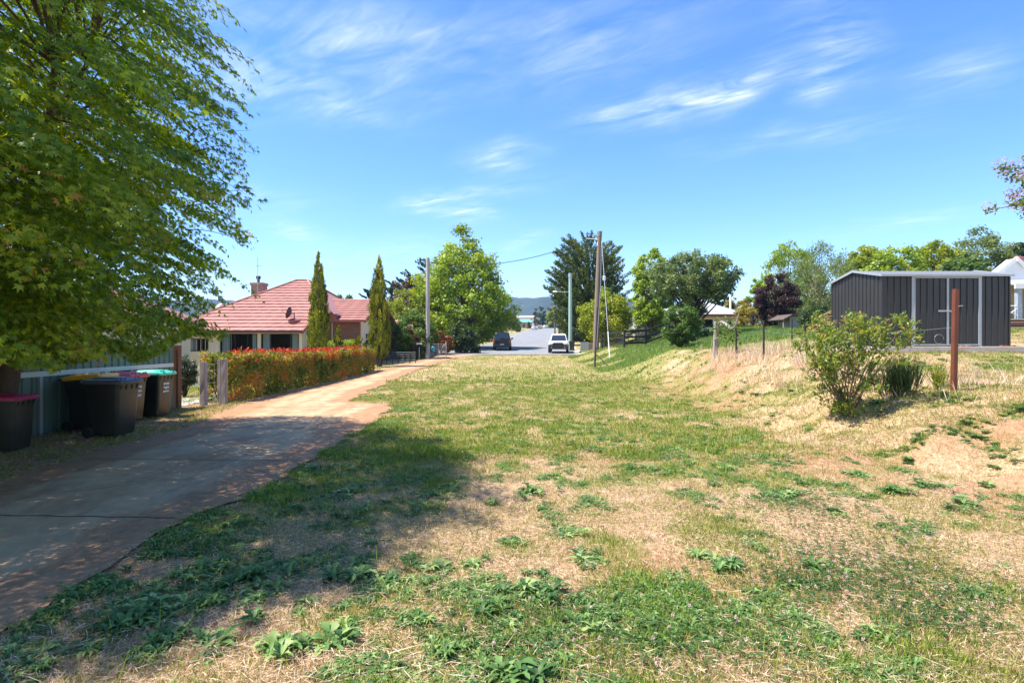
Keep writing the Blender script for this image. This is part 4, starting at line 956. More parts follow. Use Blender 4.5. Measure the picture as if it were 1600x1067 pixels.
# low timber lean-to
def leanto():
    d = 40.0; x0, x1 = W(1222, d), W(1256, d); z = g(x0, d)
    root = thing('lean_to', 'low grey timber lean-to with a sloping roof beneath the purple-leaved tree', 'lean-to', (x0, d, z))
    MB().box(W(1234, d), x1 - .1, d, d + 1.8, z - .3, Zp(494, d)).build('wall', oldwood, root)
    MB().slab([(x0 - .1, d - .3, Zp(499.5, d)), (W(1235, d), d - .3, Zp(491, d)), (W(1235, d), d + 2, Zp(491, d)), (x0 - .1, d + 2, Zp(499.5, d))], .07).slab([(W(1235, d), d - .3, Zp(491, d)), (x1 + .1, d - .3, Zp(491.5, d)), (x1 + .1, d + 2, Zp(491.5, d)), (W(1235, d), d + 2, Zp(491, d))], .07).build('roof', pmat('old_brown_board', (.10, .075, .06), .9), root)
    for x in (x0 + .05, W(1234, d)): MB().tube([(x, d - .1, z - .2), (x, d - .1, Zp(496, d))], .05, 6).build('post', oldwood, root)
leanto()
# heap of cut branches beside the shed's far corner
hp = MB(); pc = Vector((W(1296, 24), 24.0, g(W(1296, 24), 24)))
for k in range(26):
    a = random.uniform(-.4, 1.1); l = random.uniform(.5, 1.2); o = pc + Vector((random.uniform(-1.0, .3), random.uniform(-.4, .4), random.uniform(.35, 1.15)))
    hp.tube([o, o + Vector((math.cos(a) * l, random.uniform(-.3, .3), math.sin(a) * l * .5))], random.uniform(.015, .035), 5)
tag(hp.build('branch_pile', pmat('cut_branch', (.34, .19, .10), .9, .3)), 'pile of cut brown branches leaning by the back corner of the dark shed', 'branch pile')

# ------------------------------------------------------------------ house at the right edge
def edge_house():
    d = 30.0; root = thing('verandah_house', 'white gabled house with a red iron roof and grey verandah at the right picture edge', 'house', (W(1600, d), d, 2.4))
    cx = W(1577, d); zg = Zp(402, d); hw = (1577 - 1543) / FOC * d * 1.05; zb = Zp(437, d)
    MB().prism([(cx - hw, zb), (cx, zb - .3), (cx + 1.4, zb - .3), (cx + 1.4, zb - .25), (cx + .0, zg - .12), (cx - hw, zb + .1)], 'y', d - .39, d + .2).build('gable', white, root)
    sh = 12.0
    MB().slab([(cx, d - .4, zg), (cx + sh, d + 4, zg), (cx + sh - hw - .25, d + 4, zb + .02), (cx - hw - .25, d - .4, zb + .02)], .05).slab([(cx, d - .4, zg), (cx + sh, d + 4, zg), (cx + sh + 1.5, d + 4, zb - .35), (cx + 1.5, d - .4, zb - .3)], .05).build('roof', pmat('red_iron_roof', (.55, .13, .09), .5, .1, 3, stretch=(1, 6, 1), stain=(.62, .34, .27), stain_amt=.6), root)
    b = MB()
    for s, e in ((-1, cx - hw - .25), (1, cx + 1.5)):
        zz = zb + .02 if s < 0 else zb - .3
        b.slab([(cx, d - .46, zg - .02), (e, d - .46, zz - .02), (e, d - .46, zz - .26), (cx, d - .46, zg - .26)], .05)
    b.build('barge_board', white, root)
    px_ = W(1591, d + 3.2); MB().tube([(px_, d + 3.2, zg - .9), (px_, d + 3.2, zg + .25)], .12, 10).lathe((px_, d + 3.2, zg + .25), [(.17, 0), (.17, .12), (.05, .2)], 10).build('flue', galv, root)
    zt = Zp(436, d); zv = Zp(445, d - 1.5); zf = Zp(496, d - 1.5)
    MB().slab([(cx - hw - .3, d - 2.0, zv), (cx + 5, d - 2.0, zv), (cx + 5, d + .0, zt), (cx - hw - .3, d + .0, zt)], .06).build('verandah_roof', pmat('pale_iron_roof', (.42, .42, .43), .5), root)
    MB().box(cx - hw - .3, cx + 5, d - 2.08, d - 2.0, zv - .24, zv).build('verandah_beam', white, root)
    pst = pmat('bluegrey_post', (.30, .34, .38), .7, .2, 9)
    for x in (W(1592.5, d - 1.9), W(1592.5, d - 1.9) + 2.6): MB().box(x - .11, x + .11, d - 1.95, d - 1.75, zf - .1, zv - .24).build('verandah_post', pst, root)
    MB().box(cx - hw + .4, cx + 5, d + .2, d + .4, 1.9, zb).build('wall', pmat('tan_board', (.40, .32, .19), .8, .1, stretch=(6, 6, .4)), root)
    MB().box(cx - hw - .3, cx + 5, d - 2.0, d + .2, zf - .25, zf - .1).build('deck', oldwood, root)
    rl = MB()
    x0, x1 = W(1578, d - 1.9), W(1592.5, d - 1.9)
    rl.tube([(x0 - .3, d - 1.9, zf + .55), (x1, d - 1.9, zf + .55)], .02, 5).tube([(x0 - .3, d - 1.9, zf - .05), (x1, d - 1.9, zf + .5)], .02, 5).tube([(x0 - .3, d - 1.9, zf + .45), (x1 + .1, d - 1.9, zf - .05)], .02, 5)
    rl.build('railing', white, root)
    tp = thing('timber_stack', 'stack of red and pale timber planks below the verandah at the right edge', 'timber', (W(1590, 27), 27, 2))
    cols = [rustred, pmat('pale_plank', (.55, .44, .30), .85, .15, stretch=(1, 8, 8)), pmat('pinkish_plank', (.50, .24, .17), .85, .15)]
    for k in range(7):
        z = Zp(513 - k * 2.2, 27); x = W(1577 + (k % 3), 27)
        MB().box(x, x + 3.2, 27 + (k % 2) * .2, 27.5, z, z + .058).build('plank', cols[(k + 1) % 3], tp)
edge_house()

# ------------------------------------------------------------------ vehicles
tyre = pmat('tyre_rubber', (.018, .018, .018), .85, .2); rim = pmat('alloy_rim', (.35, .36, .37), .35, .1, metal=.6)
carglass = pmat('car_glass', (.02, .028, .04), .06, .1, spec=.8); blackplastic = pmat('black_plastic', (.016, .016, .017), .5, .15)
chrome = pmat('chrome_trim', (.55, .56, .58), .2, .05, metal=.8); redlens = pmat('red_lens', (.30, .015, .012), .2); clearlens = pmat('clear_lens', (.30, .32, .34), .12, .04)
def car(label, loc, rot, paint, L=4.8, Wd=1.86, H=1.8, hood=.95, belt=1.08, kind='wagon', bar=False, group=None, detail=True, name='parked_car', ground=.30):
    """front of the car faces -Y in its own space"""
    root = thing(name, label, 'car', loc, R(rot), group, local=True)
    hw = Wd / 2; y0 = -L / 2; y1 = L / 2
    def sec(y, w, zb, zt, r=.10):   # cross-section in xz at y
        return [(p[0], y, p[1]) for p in [(q[0], q[1]) for q in rrect(0, (zb + zt) / 2, w * 2, zt - zb, r, 0, 4)]]
    b = MB(); hb = belt
    if kind == 'ute': S = [(y0, hw * .80, .42, .86), (y0 + .06, hw * .92, .38, .93), (y0 + .3, hw * .97, .36, 1.0), (y0 + 1.35, hw, .34, hb), (0, hw, .32, hb + .02), (y1 - .3, hw * .99, .36, hb + .02), (y1, hw * .96, .45, hb)]
    else: S = [(y0, hw * .82, .40, .80), (y0 + .08, hw * .93, .36, .90), (y0 + .4, hw * .97, .34, .98), (y0 + 1.3, hw, .32, hb), (0, hw, .30, hb), (y1 - .35, hw * .99, .34, hb), (y1 - .05, hw * .95, .38, hb), (y1, hw * .9, .44, hb - .05)]
    b.loft([sec(*s) for s in S]); b.build('body', paint, root, smooth=True)
    # greenhouse
    if kind == 'ute': gy = [(-.95, -.25, .55, .85)]; a0, a1, b1, b0 = -1.05, -.25, .75, 1.15
    else: a0, a1, b1, b0 = y0 + 1.25, y0 + 2.05, y1 - .42, y1 - .12
    c = MB(); wb, wt = hw * .93, hw * .74
    rings = []
    for t in (0, .35, .7, .93, 1.0):
        z = hb - .02 + (H - hb + .02) * t; ya = a0 + (a1 - a0) * min(t / .93, 1) + (0.06 if t == 1 else 0); yb = b0 + (b1 - b0) * min(t / .93, 1) - (.06 if t == 1 else 0); w = wb + (wt - wb) * min(t / .93, 1) - (.07 if t == 1 else 0)
        rings.append(rrect(0, (ya + yb) / 2, 2 * w, yb - ya, .12, z, 4))
    c.loft(rings); cab = c.build('cabin', paint, root, smooth=True)
    def wq(t0, t1, ends, name_, m=carglass):
        V = []
        pass
    def face(yA0, yA1, s, t0, t1, k):   # windscreen / rear glass as a slightly proud sheet
        P = []
        for t, yy in ((t0, yA0 + (yA1 - yA0) * t0 / .93), (t1, yA0 + (yA1 - yA0) * t1 / .93)):
            z = hb - .02 + (H - hb + .02) * t; w = (wb + (wt - wb) * t / .93) * k; P.append((w, yy + s * .015, z))
        return MB().slab([(-P[0][0], P[0][1], P[0][2]), (P[0][0], P[0][1], P[0][2]), (P[1][0], P[1][1], P[1][2]), (-P[1][0], P[1][1], P[1][2])], .012)
    face(a0, a1, -1, .10, .84, .88).build('windscreen', carglass, cab); face(b0, b1, 1, .14, .82, .86).build('rear_window', carglass, cab)
    for s in (-1, 1):
        n = 2 if kind == 'ute' else 3
        for k in range(n):
            u0, u1 = .05 + k * .93 / n, .05 + (k + 1) * .93 / n - .04; P = []
            for t in (.16, .84):
                z = hb - .02 + (H - hb + .02) * t; w = wb + (wt - wb) * t / .93 + .012; ya = a0 + (a1 - a0) * t / .93 + .14; yb = b0 + (b1 - b0) * t / .93 - .12
                P.append([(s * w, ya + (yb - ya) * u, z) for u in (u0, u1)])
            MB().slab([P[0][0], P[0][1], P[1][1], P[1][0]], .01).build('side_window', carglass, cab)
        m_ = MB().loft([rrect(s * (hw + .11), a0 + .38, .2, .1, .03, hb + .03), rrect(s * (hw + .12), a0 + .38, .22, .11, .03, hb + .2)]).tube([(s * (hw - .1), a0 + .4, hb), (s * (hw + .05), a0 + .38, hb + .06)], .03, 6); m_.build('mirror', blackplastic if kind != 'ute' else paint, root, smooth=True)
    r = .39 if detail else .34
    for s in (-1, 1):
        for yy in (y0 + .92, y1 - 1.0):
            arch = MB().lathe((0, 0, 0), [(0, -.02), (r + .07, -.02), (r + .07, .01), (0, .01)], 22); arch.V = [(s * (hw - .02) + s * v[2], yy + v[0], r + v[1]) for v in arch.V]; arch.build('wheel_arch', blackplastic, root)
            w = MB().lathe((0, 0, 0), [(r * .6, -.11), (r * .93, -.12), (r, -.08), (r, .08), (r * .93, .12), (r * .6, .11)], 24); w.V = [(s * (hw - .09) + v[2], yy + v[0], r + v[1]) for v in w.V]
            wo = thing('wheel', None, None, local=True); wo.parent = root
            w.build('tyre', tyre, wo, smooth=True)
            h = MB().lathe((0, 0, 0), [(0, -.09), (r * .6, -.09), (r * .6, .09), (r * .2, .10), (0, .1)], 16); h.V = [(s * (hw - .09) + s * v[2], yy + v[0], r + v[1]) for v in h.V]; h.build('rim', rim, wo)
    # front end
    MB().box(-hw * .52, hw * .52, y0 - .02, y0 + .06, .66, .84).build('grille', blackplastic, root, bevel=.02)
    if detail:
        gl = MB()
        for z in (.70, .75, .80): gl.box(-hw * .5, hw * .5, y0 - .028, y0 - .02, z - .008, z + .008)
        gl.build('grille_bar', chrome, root)
    for s in (-1, 1):
        MB().box(s * hw * .55, s * hw * .9, y0 - .015, y0 + .16, .70, .87).build('headlight', clearlens, root, bevel=.03)
        MB().box(s * hw * .78, s * hw * .95, y1 - .08, y1 + .02, .72, 1.02).build('taillight', redlens, root, bevel=.02)
    MB().loft([[(p[0], y0 - .08, p[1]) for p in rrect(0, .48, hw * 1.84, .28, .06, 0)], [(p[0], y0 + .12, p[1]) for p in rrect(0, .48, hw * 1.94, .30, .06, 0)]]).build('front_bumper', blackplastic if bar or kind != 'car' else paint, root)
    MB().loft([[(p[0], y1 + .09, p[1]) for p in rrect(0, .50, hw * 1.82, .24, .06, 0)], [(p[0], y1 - .1, p[1]) for p in rrect(0, .50, hw * 1.92, .26, .06, 0)]]).build('rear_bumper', blackplastic if kind != 'car' else paint, root)
    pl = pmat('plate_white', (.7, .7, .68), .5)
    MB().box(-.19, .19, y0 - .095, y0 - .085, .46, .56).build('number_plate', pl, root); MB().box(-.19, .19, y1 + .095, y1 + .105, .55, .65).build('number_plate', pl, root)
    if bar:
        bb = MB().tube([(-hw * .95, y0 - .05, .38), (-hw * .9, y0 - .16, .62), (hw * .9, y0 - .16, .62), (hw * .95, y0 - .05, .38)], .05, 8)
        bb.tube([(-hw * .45, y0 - .16, .45), (-hw * .42, y0 - .2, .97), (hw * .42, y0 - .2, .97), (hw * .45, y0 - .16, .45)], .035, 8).box(-hw * .96, hw * .96, y0 - .20, y0 - .05, .34, .74).box(-hw * .55, hw * .55, y0 - .10, y0 - .03, .74, .93)
        bb.build('bull_bar', blackplastic, root)
        for s in (-1, 1): MB().cyl((s * .62, y0 - .2, .5), .06, .03, 'y', 12).build('fog_lamp', clearlens, root)
        MB().tube([(hw * .8, y0 - .05, .6), (hw * .82, y0 - .08, 2.3)], .008, 4).build('aerial', blackplastic, root)
    if kind == 'ute':
        t = MB(); t.box(-hw * .94, hw * .94, 1.2, y1 - .04, hb + .02, hb + .05); t.build('tray_cover', blackplastic, root)
    if kind == 'wagon' and detail:
        MB().cyl((0, y1 + .1, .98), .36, .2, 'y', 22).build('spare_wheel', tyre, root, bevel=.03)
        for s in (-1, 1): MB().tube([(s * hw * .7, a1 + .1, H + .04), (s * hw * .7, b1 - .1, H + .04)], .025, 6).build('roof_rail', blackplastic, root)
    return root
wp = pmat('white_car_paint', (.72, .73, .74), .25, .02, 3, spec=.6); bp_ = pmat('black_car_paint', (.010, .010, .012), .28, .1, 3, spec=.5)
ux, uy = W(876.5, 54), 54 + 2.5
car('white ute with a black bull bar parked facing down the street', (ux, uy, g(ux, uy) + .035), -6, wp, L=5.0, Wd=1.86, H=1.80, kind='ute', bar=True, name='parked_ute')
kx, ky = W(784.5, 60), 60 + 2.3
car('black four-wheel drive wagon seen from behind under the big green tree', (kx, ky, g(kx, ky) + .035), 180, bp_, L=4.7, Wd=1.88, H=1.86, belt=1.12, kind='wagon', name='parked_car')
yp = pmat('mustard_car_paint', (.55, .36, .04), .3); sp_ = pmat('silver_car_paint', (.60, .62, .66), .3)
for (px, d, rot, m_, lab) in ((835, 232, 10, sp_, 'small silver car parked far up the street, nearest of the distant cars'), (841.5, 252, 8, yp, 'small mustard yellow car parked beyond the silver one up the street'), (844.0, 268, 8, wp, 'small white van-like car parked behind the yellow car on the crest'), (852, 288, 12, wp, 'farthest small white car at the crest of the street')):
    x = W(px, d); car(lab, (x, d, g(x, d) + .05), rot, m_, L=4.4, Wd=1.8, H=1.5, belt=.95, kind='car', group='cars parked far up the street', detail=False)
rb = wheelie_bin(W(893.5, 61), 0, 61, 'dark wheelie bin standing on the verge behind the white ute', (.02, .022, .02), 'black', 90)
rb['group'] = 'wheelie bins'

# ------------------------------------------------------------------ town at the top of the street
def town():
    def place_b(px0, px1, d, pyt, pyb): return W(px0, d), W(px1, d), Zp(pyt, d), Zp(pyb, d)
    x0, x1, zt, zb = place_b(806, 832, 330, 503.5, 516)
    r = thing('green_roofed_shop', 'small shop with a sea-green hip roof at the top of the street', 'shop', (x0, 330, zb))
    w = MB(); w.box(x0, x1, 330, 340, zb - 3, zt); w.build('wall', pmat('shop_cream', (.55, .44, .30), .8), r)
    zr = Zp(498, 330); MB().quad((x0 - .6, 329.2, zt), (x1 + .6, 329.2, zt), (x1 - 1.5, 334, zr), (x0 + 1.8, 334, zr)).quad((x0 - .6, 329.2, zt), (x0 + 1.8, 334, zr), (x0 - .6, 341, zt)).quad((x1 + .6, 329.2, zt), (x1 + .6, 341, zt), (x1 - 1.5, 334, zr)).quad((x0 + 1.8, 334, zr), (x1 - 1.5, 334, zr), (x1 + .6, 341, zt), (x0 - .6, 341, zt)).build('roof', pmat('sea_green_roof', (.13, .42, .34), .5), r)
    MB().box(x0, x1, 328.6, 329.9, zt - .5, zt - .15).build('awning', tile_dark, r)
    for k in range(3): MB().box(x0 + 1 + k * 2.8, x0 + 2.6 + k * 2.8, 329.9, 330, zb + .2, zt - 1).build('window', pmat('dark_pane', (.05, .06, .07), .1), r)
    x0, x1, zt, zb = place_b(800, 836, 420, 496, 512)
    r = thing('long_warehouse', 'long low building with a pale pink wall and white roof behind the green-roofed shop', 'building', (x0, 420, zb))
    MB().box(x0, x1, 420, 440, zb - 6, zt).build('wall', pmat('salmon_wall', (.55, .30, .24), .8), r)
    MB().slab([(x0 - 1, 419, zt), (x1 + 1, 419, zt), (x1 + 1, 430, zt + 1.6), (x0 - 1, 430, zt + 1.6)], .3).build('roof', white, r)
    x0, x1, zt, zb = place_b(833, 841, 345, 497.5, 514)
    r = thing('white_shopfront', 'white two-storey shopfront with a red sign band under the dark tree', 'shop', (x0, 345, zb))
    MB().box(x0, x1, 345, 352, zb - 3, zt).build('wall', white, r)
    MB().box(x0 - .3, x1 + .3, 344.6, 344.98, Zp(504, 345), Zp(501.5, 345)).build('sign_band', pmat('sign_red', (.45, .04, .04), .5), r)
    MB().box(x0 + .8, x1 - .8, 344.9, 344.99, zb + .3, Zp(507, 345)).build('window', pmat('dark_pane', (.05, .06, .07), .1), r)
    x0, x1, zt, zb = place_b(797, 806.5, 200, 492, 520)
    r = thing('brick_building', 'red brick building with a low dark wall behind the big green tree', 'building', (x0, 225, zb))
    MB().box(x0 - 4, W(806.5, 225), 225, 232, zb - 2, Zp(491, 225)).build('wall', brick, r)
    MB().box(x0 - 4.3, W(806.8, 225), 224.6, 232.4, Zp(491, 225), Zp(490, 225)).build('roof', darksteel, r)
    z_ = Zp(519, 205); f = thing('dark_fence', 'dark slatted fence along the far footpath left of the street', 'fence', (W(806, 205), 205, z_))
    for k in range(9): x = W(800.5 + k * 1.6, 205); MB().box(x, x + .28, 205, 205.1, g(x, 205) - .3, g(x, 205) + 1.5).build('slat', pmat('dark_slat', (.09, .07, .07), .8), f)
    MB().box(W(800, 205), W(814, 205), 205.1, 205.16, g(W(806, 205), 205) + .8, g(W(806, 205), 205) + 1.0).build('rail', pmat('dark_slat', (.09, .07, .07), .8), f)
    xg = W(799, 150); zz = g(xg, 150); ps = thing('white_post', 'short white post at the kerb far up the left side of the street', 'post', (xg, 150, zz)); MB().box(xg - .2, xg + .2, 150, 150.3, zz - .2, zz + 1.3).box(xg - .26, xg + .26, 149.95, 150.35, zz + 1.3, zz + 1.42).build('shaft', white, ps)
town()
# ================================================================== VEGETATION
def unit(v): return v / np.maximum(np.linalg.norm(v, axis=-1, keepdims=True), 1e-9)
def rdirs(n): return unit(rng.normal(size=(n, 3)))
def leafquads(C, T, Nn, L, Wd, curl=.12):
    """diamond leaves: centre C, long axis T, normal N, length L, width Wd -> verts (n*4,3), faces (n,4)"""
    n = len(C); T = unit(T); S = unit(np.cross(T, Nn)); Nn = unit(np.cross(S, T))
    L = np.broadcast_to(np.asarray(L, float).reshape(-1, 1), (n, 1)); Wd = np.broadcast_to(np.asarray(Wd, float).reshape(-1, 1), (n, 1))
    V = np.stack([C - T * L * .5, C + S * Wd * .5 + Nn * curl * Wd + T * L * .05, C + T * L * .5 - Nn * curl * L * .5, C - S * Wd * .5 + Nn * curl * Wd + T * L * .05], 1)
    return V.reshape(-1, 3), np.arange(n * 4).reshape(n, 4)
def limb(mb, a, b, r0, r1, n=6, wob=.06, up=.15, k=6):
    a, b = Vector(a), Vector(b); d = (b - a).length; P = []
    o = Vector((random.uniform(-1, 1), random.uniform(-1, 1), random.uniform(-.4, .8))) * d * wob
    for i in range(k + 1):
        t = i / k; P.append(a.lerp(b, t) + o * math.sin(math.pi * t) + Vector((0, 0, up * d * math.sin(math.pi * t) * .5)))
    mb.tube(P, [r0 + (r1 - r0) * (i / k) for i in range(k + 1)], n)
    return P
BARK = pmat('grey_brown_bark', (.13, .10, .075), .95, .3, 8, .7, 30, stretch=(4, 4, .6))
BARKD = pmat('dark_bark', (.045, .035, .028), .95, .3, 8, .7, 30, stretch=(4, 4, .6))
GREENS = {
 'bright': [(.085, .15, .012), (.18, .275, .022), (.28, .37, .034), (.42, .47, .07)],
 'mid': [(.036, .075, .016), (.07, .135, .024), (.11, .185, .032), (.19, .26, .055)],
 'dark': [(.018, .040, .012), (.034, .066, .018), (.056, .095, .024), (.10, .135, .035)],
 'conifer': [(.026, .055, .016), (.060, .10, .025), (.13, .17, .033), (.30, .30, .04)],
 'bluecon': [(.010, .028, .018), (.018, .045, .026), (.028, .060, .032), (.05, .085, .04)],
 'gold': [(.06, .085, .008), (.15, .19, .012), (.30, .31, .018), (.46, .42, .03)],
 'lime': [(.08, .13, .010), (.17, .23, .015), (.28, .33, .022), (.42, .40, .045)],
 'purple': [(.030, .014, .016), (.050, .024, .024), (.075, .040, .034), (.10, .075, .05)],
 'grey': [(.045, .065, .035), (.08, .10, .05), (.12, .14, .075), (.19, .19, .11)],
 'willow': [(.075, .12, .026), (.13, .185, .042), (.19, .24, .065), (.30, .30, .14)],
 'ochre': [(.10, .085, .012), (.20, .165, .02), (.30, .25, .03), (.38, .34, .06)],
 'brownleaf': [(.07, .040, .022), (.11, .065, .034), (.13, .09, .04), (.09, .12, .035)],
 'dull': [(.055, .092, .026), (.10, .155, .042), (.165, .22, .065), (.28, .31, .13)],
 'orange': [(.10, .06, .02), (.22, .085, .02), (.35, .11, .025), (.16, .16, .03)],
}
def make_tree(name, label, cat, base, H, prof, leaf, nleaf, pal, nclump=60, clump=(.14, .26), trunk=.18, bark=None, group=None, droop=0.0, style='broad', aspect=.55, stems=1, trans=.40, flat=.75, cen=(0, 0), lean=0.0, seed=0, gap=.0, updir=.45, squash_y=1.0):
    """crown follows prof = [(height fraction, radius m)]; foliage is thousands of leaf faces in uneven clumps"""
    global rng
    rng = np.random.default_rng(seed + int(abs(base[0]) * 31 + base[1] * 7)); random.seed(seed + 5)
    bx, by, bz = base
    root = thing(name, label, cat, tuple(base), 0, group)
    f = np.array([p[0] for p in prof]); rr = np.array([p[1] for p in prof]); rmax = rr.max()
    fs = np.linspace(f[0], f[-1], 200); w = np.interp(fs, f, rr) ** 1.15 + .02; w /= w.sum()
    fc = rng.choice(fs, size=nclump, p=w); ang = rng.uniform(0, 2 * np.pi, nclump)
    cr = rng.uniform(clump[0], clump[1], nclump) * rmax * (0.6 + 0.4 * np.interp(fc, f, rr) / rmax)
    prad = np.interp(fc, f, rr)
    rad = np.maximum(prad - cr * .55, 0) * (0.25 + .75 * np.sqrt(rng.uniform(.15, 1, nclump))) * (rng.uniform(.86, 1.10, nclump) if style != 'column' else rng.uniform(.7, 1.18, nclump))
    C = np.stack([bx + cen[0] * fc + np.cos(ang) * rad, by + cen[1] * fc + np.sin(ang) * rad * squash_y, bz + fc * H], 1)
    crnd = rng.uniform(0, 1, nclump)
    # leaves
    share = cr ** 2; share = share / share.sum(); cnt = np.maximum((share * nleaf).astype(int), 12)
    ci = np.repeat(np.arange(nclump), cnt); n = len(ci)
    d = rdirs(n); u = rng.uniform(0, 1, n) ** .45
    if style == 'spray':   # branches sweeping out and up: elongated clumps along a radial direction
        axis = unit(np.stack([np.cos(ang), np.sin(ang), np.full(nclump, updir)], 1))
        tt = rng.uniform(-1, 1, n)[:, None]; th = (1 - .55 * (tt + 1) / 2)
        P = C[ci] + axis[ci] * tt * cr[ci, None] * 1.25 + d * (u * cr[ci] * .42)[:, None] * th
        T = axis[ci] + rng.normal(size=(n, 3)) * .45; Nn = unit(d + np.array([0, 0, .6]))
    elif style == 'column':
        P = C[ci] + d * (u * cr[ci])[:, None] * np.array([.6, .6, 1.7]); out = np.stack([np.cos(ang), np.sin(ang), np.zeros(nclump)], 1)[ci]
        T = np.array([0, 0, 1.0]) + out * .35 + rng.normal(size=(n, 3)) * .22; Nn = unit(out + d * .6)
    else:
        P = C[ci] + d * (u * cr[ci])[:, None] * np.array([1, 1, flat])
        Nn = unit(d * .8 + np.array([-.12, -.1, .45]) + rng.normal(size=(n, 3)) * .6); T = rng.normal(size=(n, 3)) + np.array([0, 0, -droop * 3]); T = T - Nn * (T * Nn).sum(1, keepdims=True) * (.9 if droop < .5 else .2)
        if droop > .5: P[:, 2] -= rng.uniform(0, 1, n) ** 2 * cr[ci] * droop
    stray = rng.uniform(0, 1, n) < .10; P = np.where(stray[:, None], C[ci] + (P - C[ci]) * rng.uniform(1.1, 1.7, n)[:, None], P) if style == 'broad' else (np.where((stray & (rng.uniform(0, 1, n) < .5))[:, None], C[ci] + (P - C[ci]) * np.array([1.9, 1.9, 1.2]), P) if style == 'column' else P)
    zmin = bz + f[0] * H - .1
    P[:, 2] = np.maximum(P[:, 2], zmin)
    L = leaf * rng.uniform(.65, 1.35, n)
    V, F = leafquads(P, T, Nn, L, L * aspect)
    rnd = np.clip(.45 * crnd[ci] + .55 * rng.uniform(0, 1, n), 0, 1)
    np_mesh('crown', V, F, leafmat('leaf_' + pal + ('' if trans == .40 else '_t'), GREENS[pal], trans), root, {'rnd': rnd})
    # trunk and limbs
    mb = MB(); top = .82 * H * (f[-1])
    for s in range(stems):
        ox, oy = (0, 0) if stems == 1 else (random.uniform(-.5, .5) * rmax * .45, random.uniform(-.4, .4) * rmax * .45)
        a = Vector((bx + ox * .12, by + oy * .12, bz - .25)); b = Vector((bx + cen[0] * .8 + ox, by + cen[1] * .8 + oy, bz + top * random.uniform(.8, 1)))
        P0 = limb(mb, a, b, trunk, trunk * .25, 9, .03, 0, 8)
        order = np.argsort(rng.uniform(size=nclump))[:max(6, nclump // (3 * stems))]
        for q in order:
            c = Vector(C[q]); hfr = max(.12, min(.85, (c.z - bz) / max(top, .1) * random.uniform(.45, .75)))
            k = min(len(P0) - 1, int(hfr * (len(P0) - 1))); limb(mb, P0[k], c, trunk * (1 - hfr) * .5 + .012, .01, 5, .08, .1, 4)
    mb.build('trunk', bark or BARK, root, smooth=True)
    return root
def tree_at(name, label, cat, px, d, py_top, prof_px, leaf, nleaf, pal, base_z=None, **kw):
    """prof_px = [(photo row py, half width in px)] converted to metres at distance d"""
    x = W(px, d); z = g(x, d) if base_z is None else base_z; H = Zp(py_top, d) - z
    prof = sorted([((Zp(py, d) - z) / H, hw / FOC * d) for py, hw in prof_px])
    return make_tree(name, label, cat, (x, d, z), H, prof, leaf, nleaf, pal, **kw)

# ---- street tree, left, bright green
tree_at('plane_tree', 'big bright green broadleaf tree with a pointed top, standing behind the black car', 'tree', 722, 66, 350,
        [(535, 36), (522, 66), (505, 84), (480, 88), (455, 82), (430, 70), (410, 54), (390, 38), (372, 24), (360, 14), (350, 5)], .30, 46000, 'bright', nclump=330, clump=(.10, .20), trunk=.28, seed=3)
G_CON = 'dark conifers behind the house'
for px, top, hw, base, lab in ((668, 396, 40, 500, 'tallest dark blue-green conifer, right behind the grey pole'), (640, 415, 34, 500, 'dark conifer in the middle of the row behind the second cypress'), (612, 430, 30, 505, 'shorter dark conifer left of the middle one, just right of the second cypress top'), (580, 447, 20, 505, 'smallest dark conifer, seen left of the second cypress above the wing roof')):
    tree_at('conifer', lab, 'tree', px, 84, top, [(530, hw * .9), (480, hw), ((top + 480) / 2, hw * .8), (top + 20, hw * .4), (top, 4)], .42, 7000, 'bluecon', nclump=90, clump=(.22, .36), style='spray', updir=.5, trunk=.3, bark=BARKD, group=G_CON, aspect=.35, seed=px, trans=.15)
tree_at('copper_tree', 'brownish copper-leaved tree between the dark conifers and the bright green tree', 'tree', 640, 68, 425, [(540, 26), (490, 40), (460, 38), (440, 28), (425, 8)], .28, 9000, 'brownleaf', nclump=70, trunk=.2, seed=4)
tree_at('shrub_tree', 'loose yellow-green garden tree left of the grey pole', 'tree', 634, 52, 447, [(535, 30), (510, 42), (485, 40), (465, 28), (447, 10)], .21, 9000, 'lime', nclump=80, trunk=.12, seed=5, clump=(.14, .3))
tree_at('garden_shrub', 'dense dark green shrub around the foot of the grey pole with a few pale flowers', 'shrub', 646, 46, 488, [(560, 30), (535, 40), (510, 38), (495, 24), (488, 8)], .17, 11000, 'mid', nclump=80, trunk=.07, stems=3, seed=6)
tree_at('garden_shrub', 'low green shrub beside the red rear roof, right of the second cypress', 'shrub', 620, 44, 500, [(556, 22), (535, 28), (515, 22), (502, 8)], .16, 5000, 'mid', nclump=40, trunk=.06, stems=2, seed=16)
tree_at('orange_shrub', 'round shrub with orange new leaves behind the little wire fence', 'shrub', 690, 52, 515, [(556, 15), (540, 19), (525, 17), (515, 6)], .17, 4500, 'orange', nclump=45, trunk=.05, stems=3, seed=7)
tree_at('garden_hedge', 'tall dull brown-green hedge beneath the big bright green tree', 'hedge', 722, 55, 508, [(553, 28), (535, 30), (518, 28), (508, 20)], .17, 9000, 'dark', nclump=80, trunk=.05, stems=4, seed=8, squash_y=.5)
tree_at('far_tree', 'distant green treetop showing above the wing roof ridge', 'tree', 538, 70, 463, [(510, 30), (480, 34), (468, 24), (463, 8)], .3, 4000, 'mid', nclump=40, seed=9)
tree_at('garden_shrub', 'low mixed shrub on the verge left of the black car', 'shrub', 768, 92, 512, [(530, 30), (522, 30), (514, 16)], .25, 3500, 'mid', nclump=40, trunk=.05, seed=31)

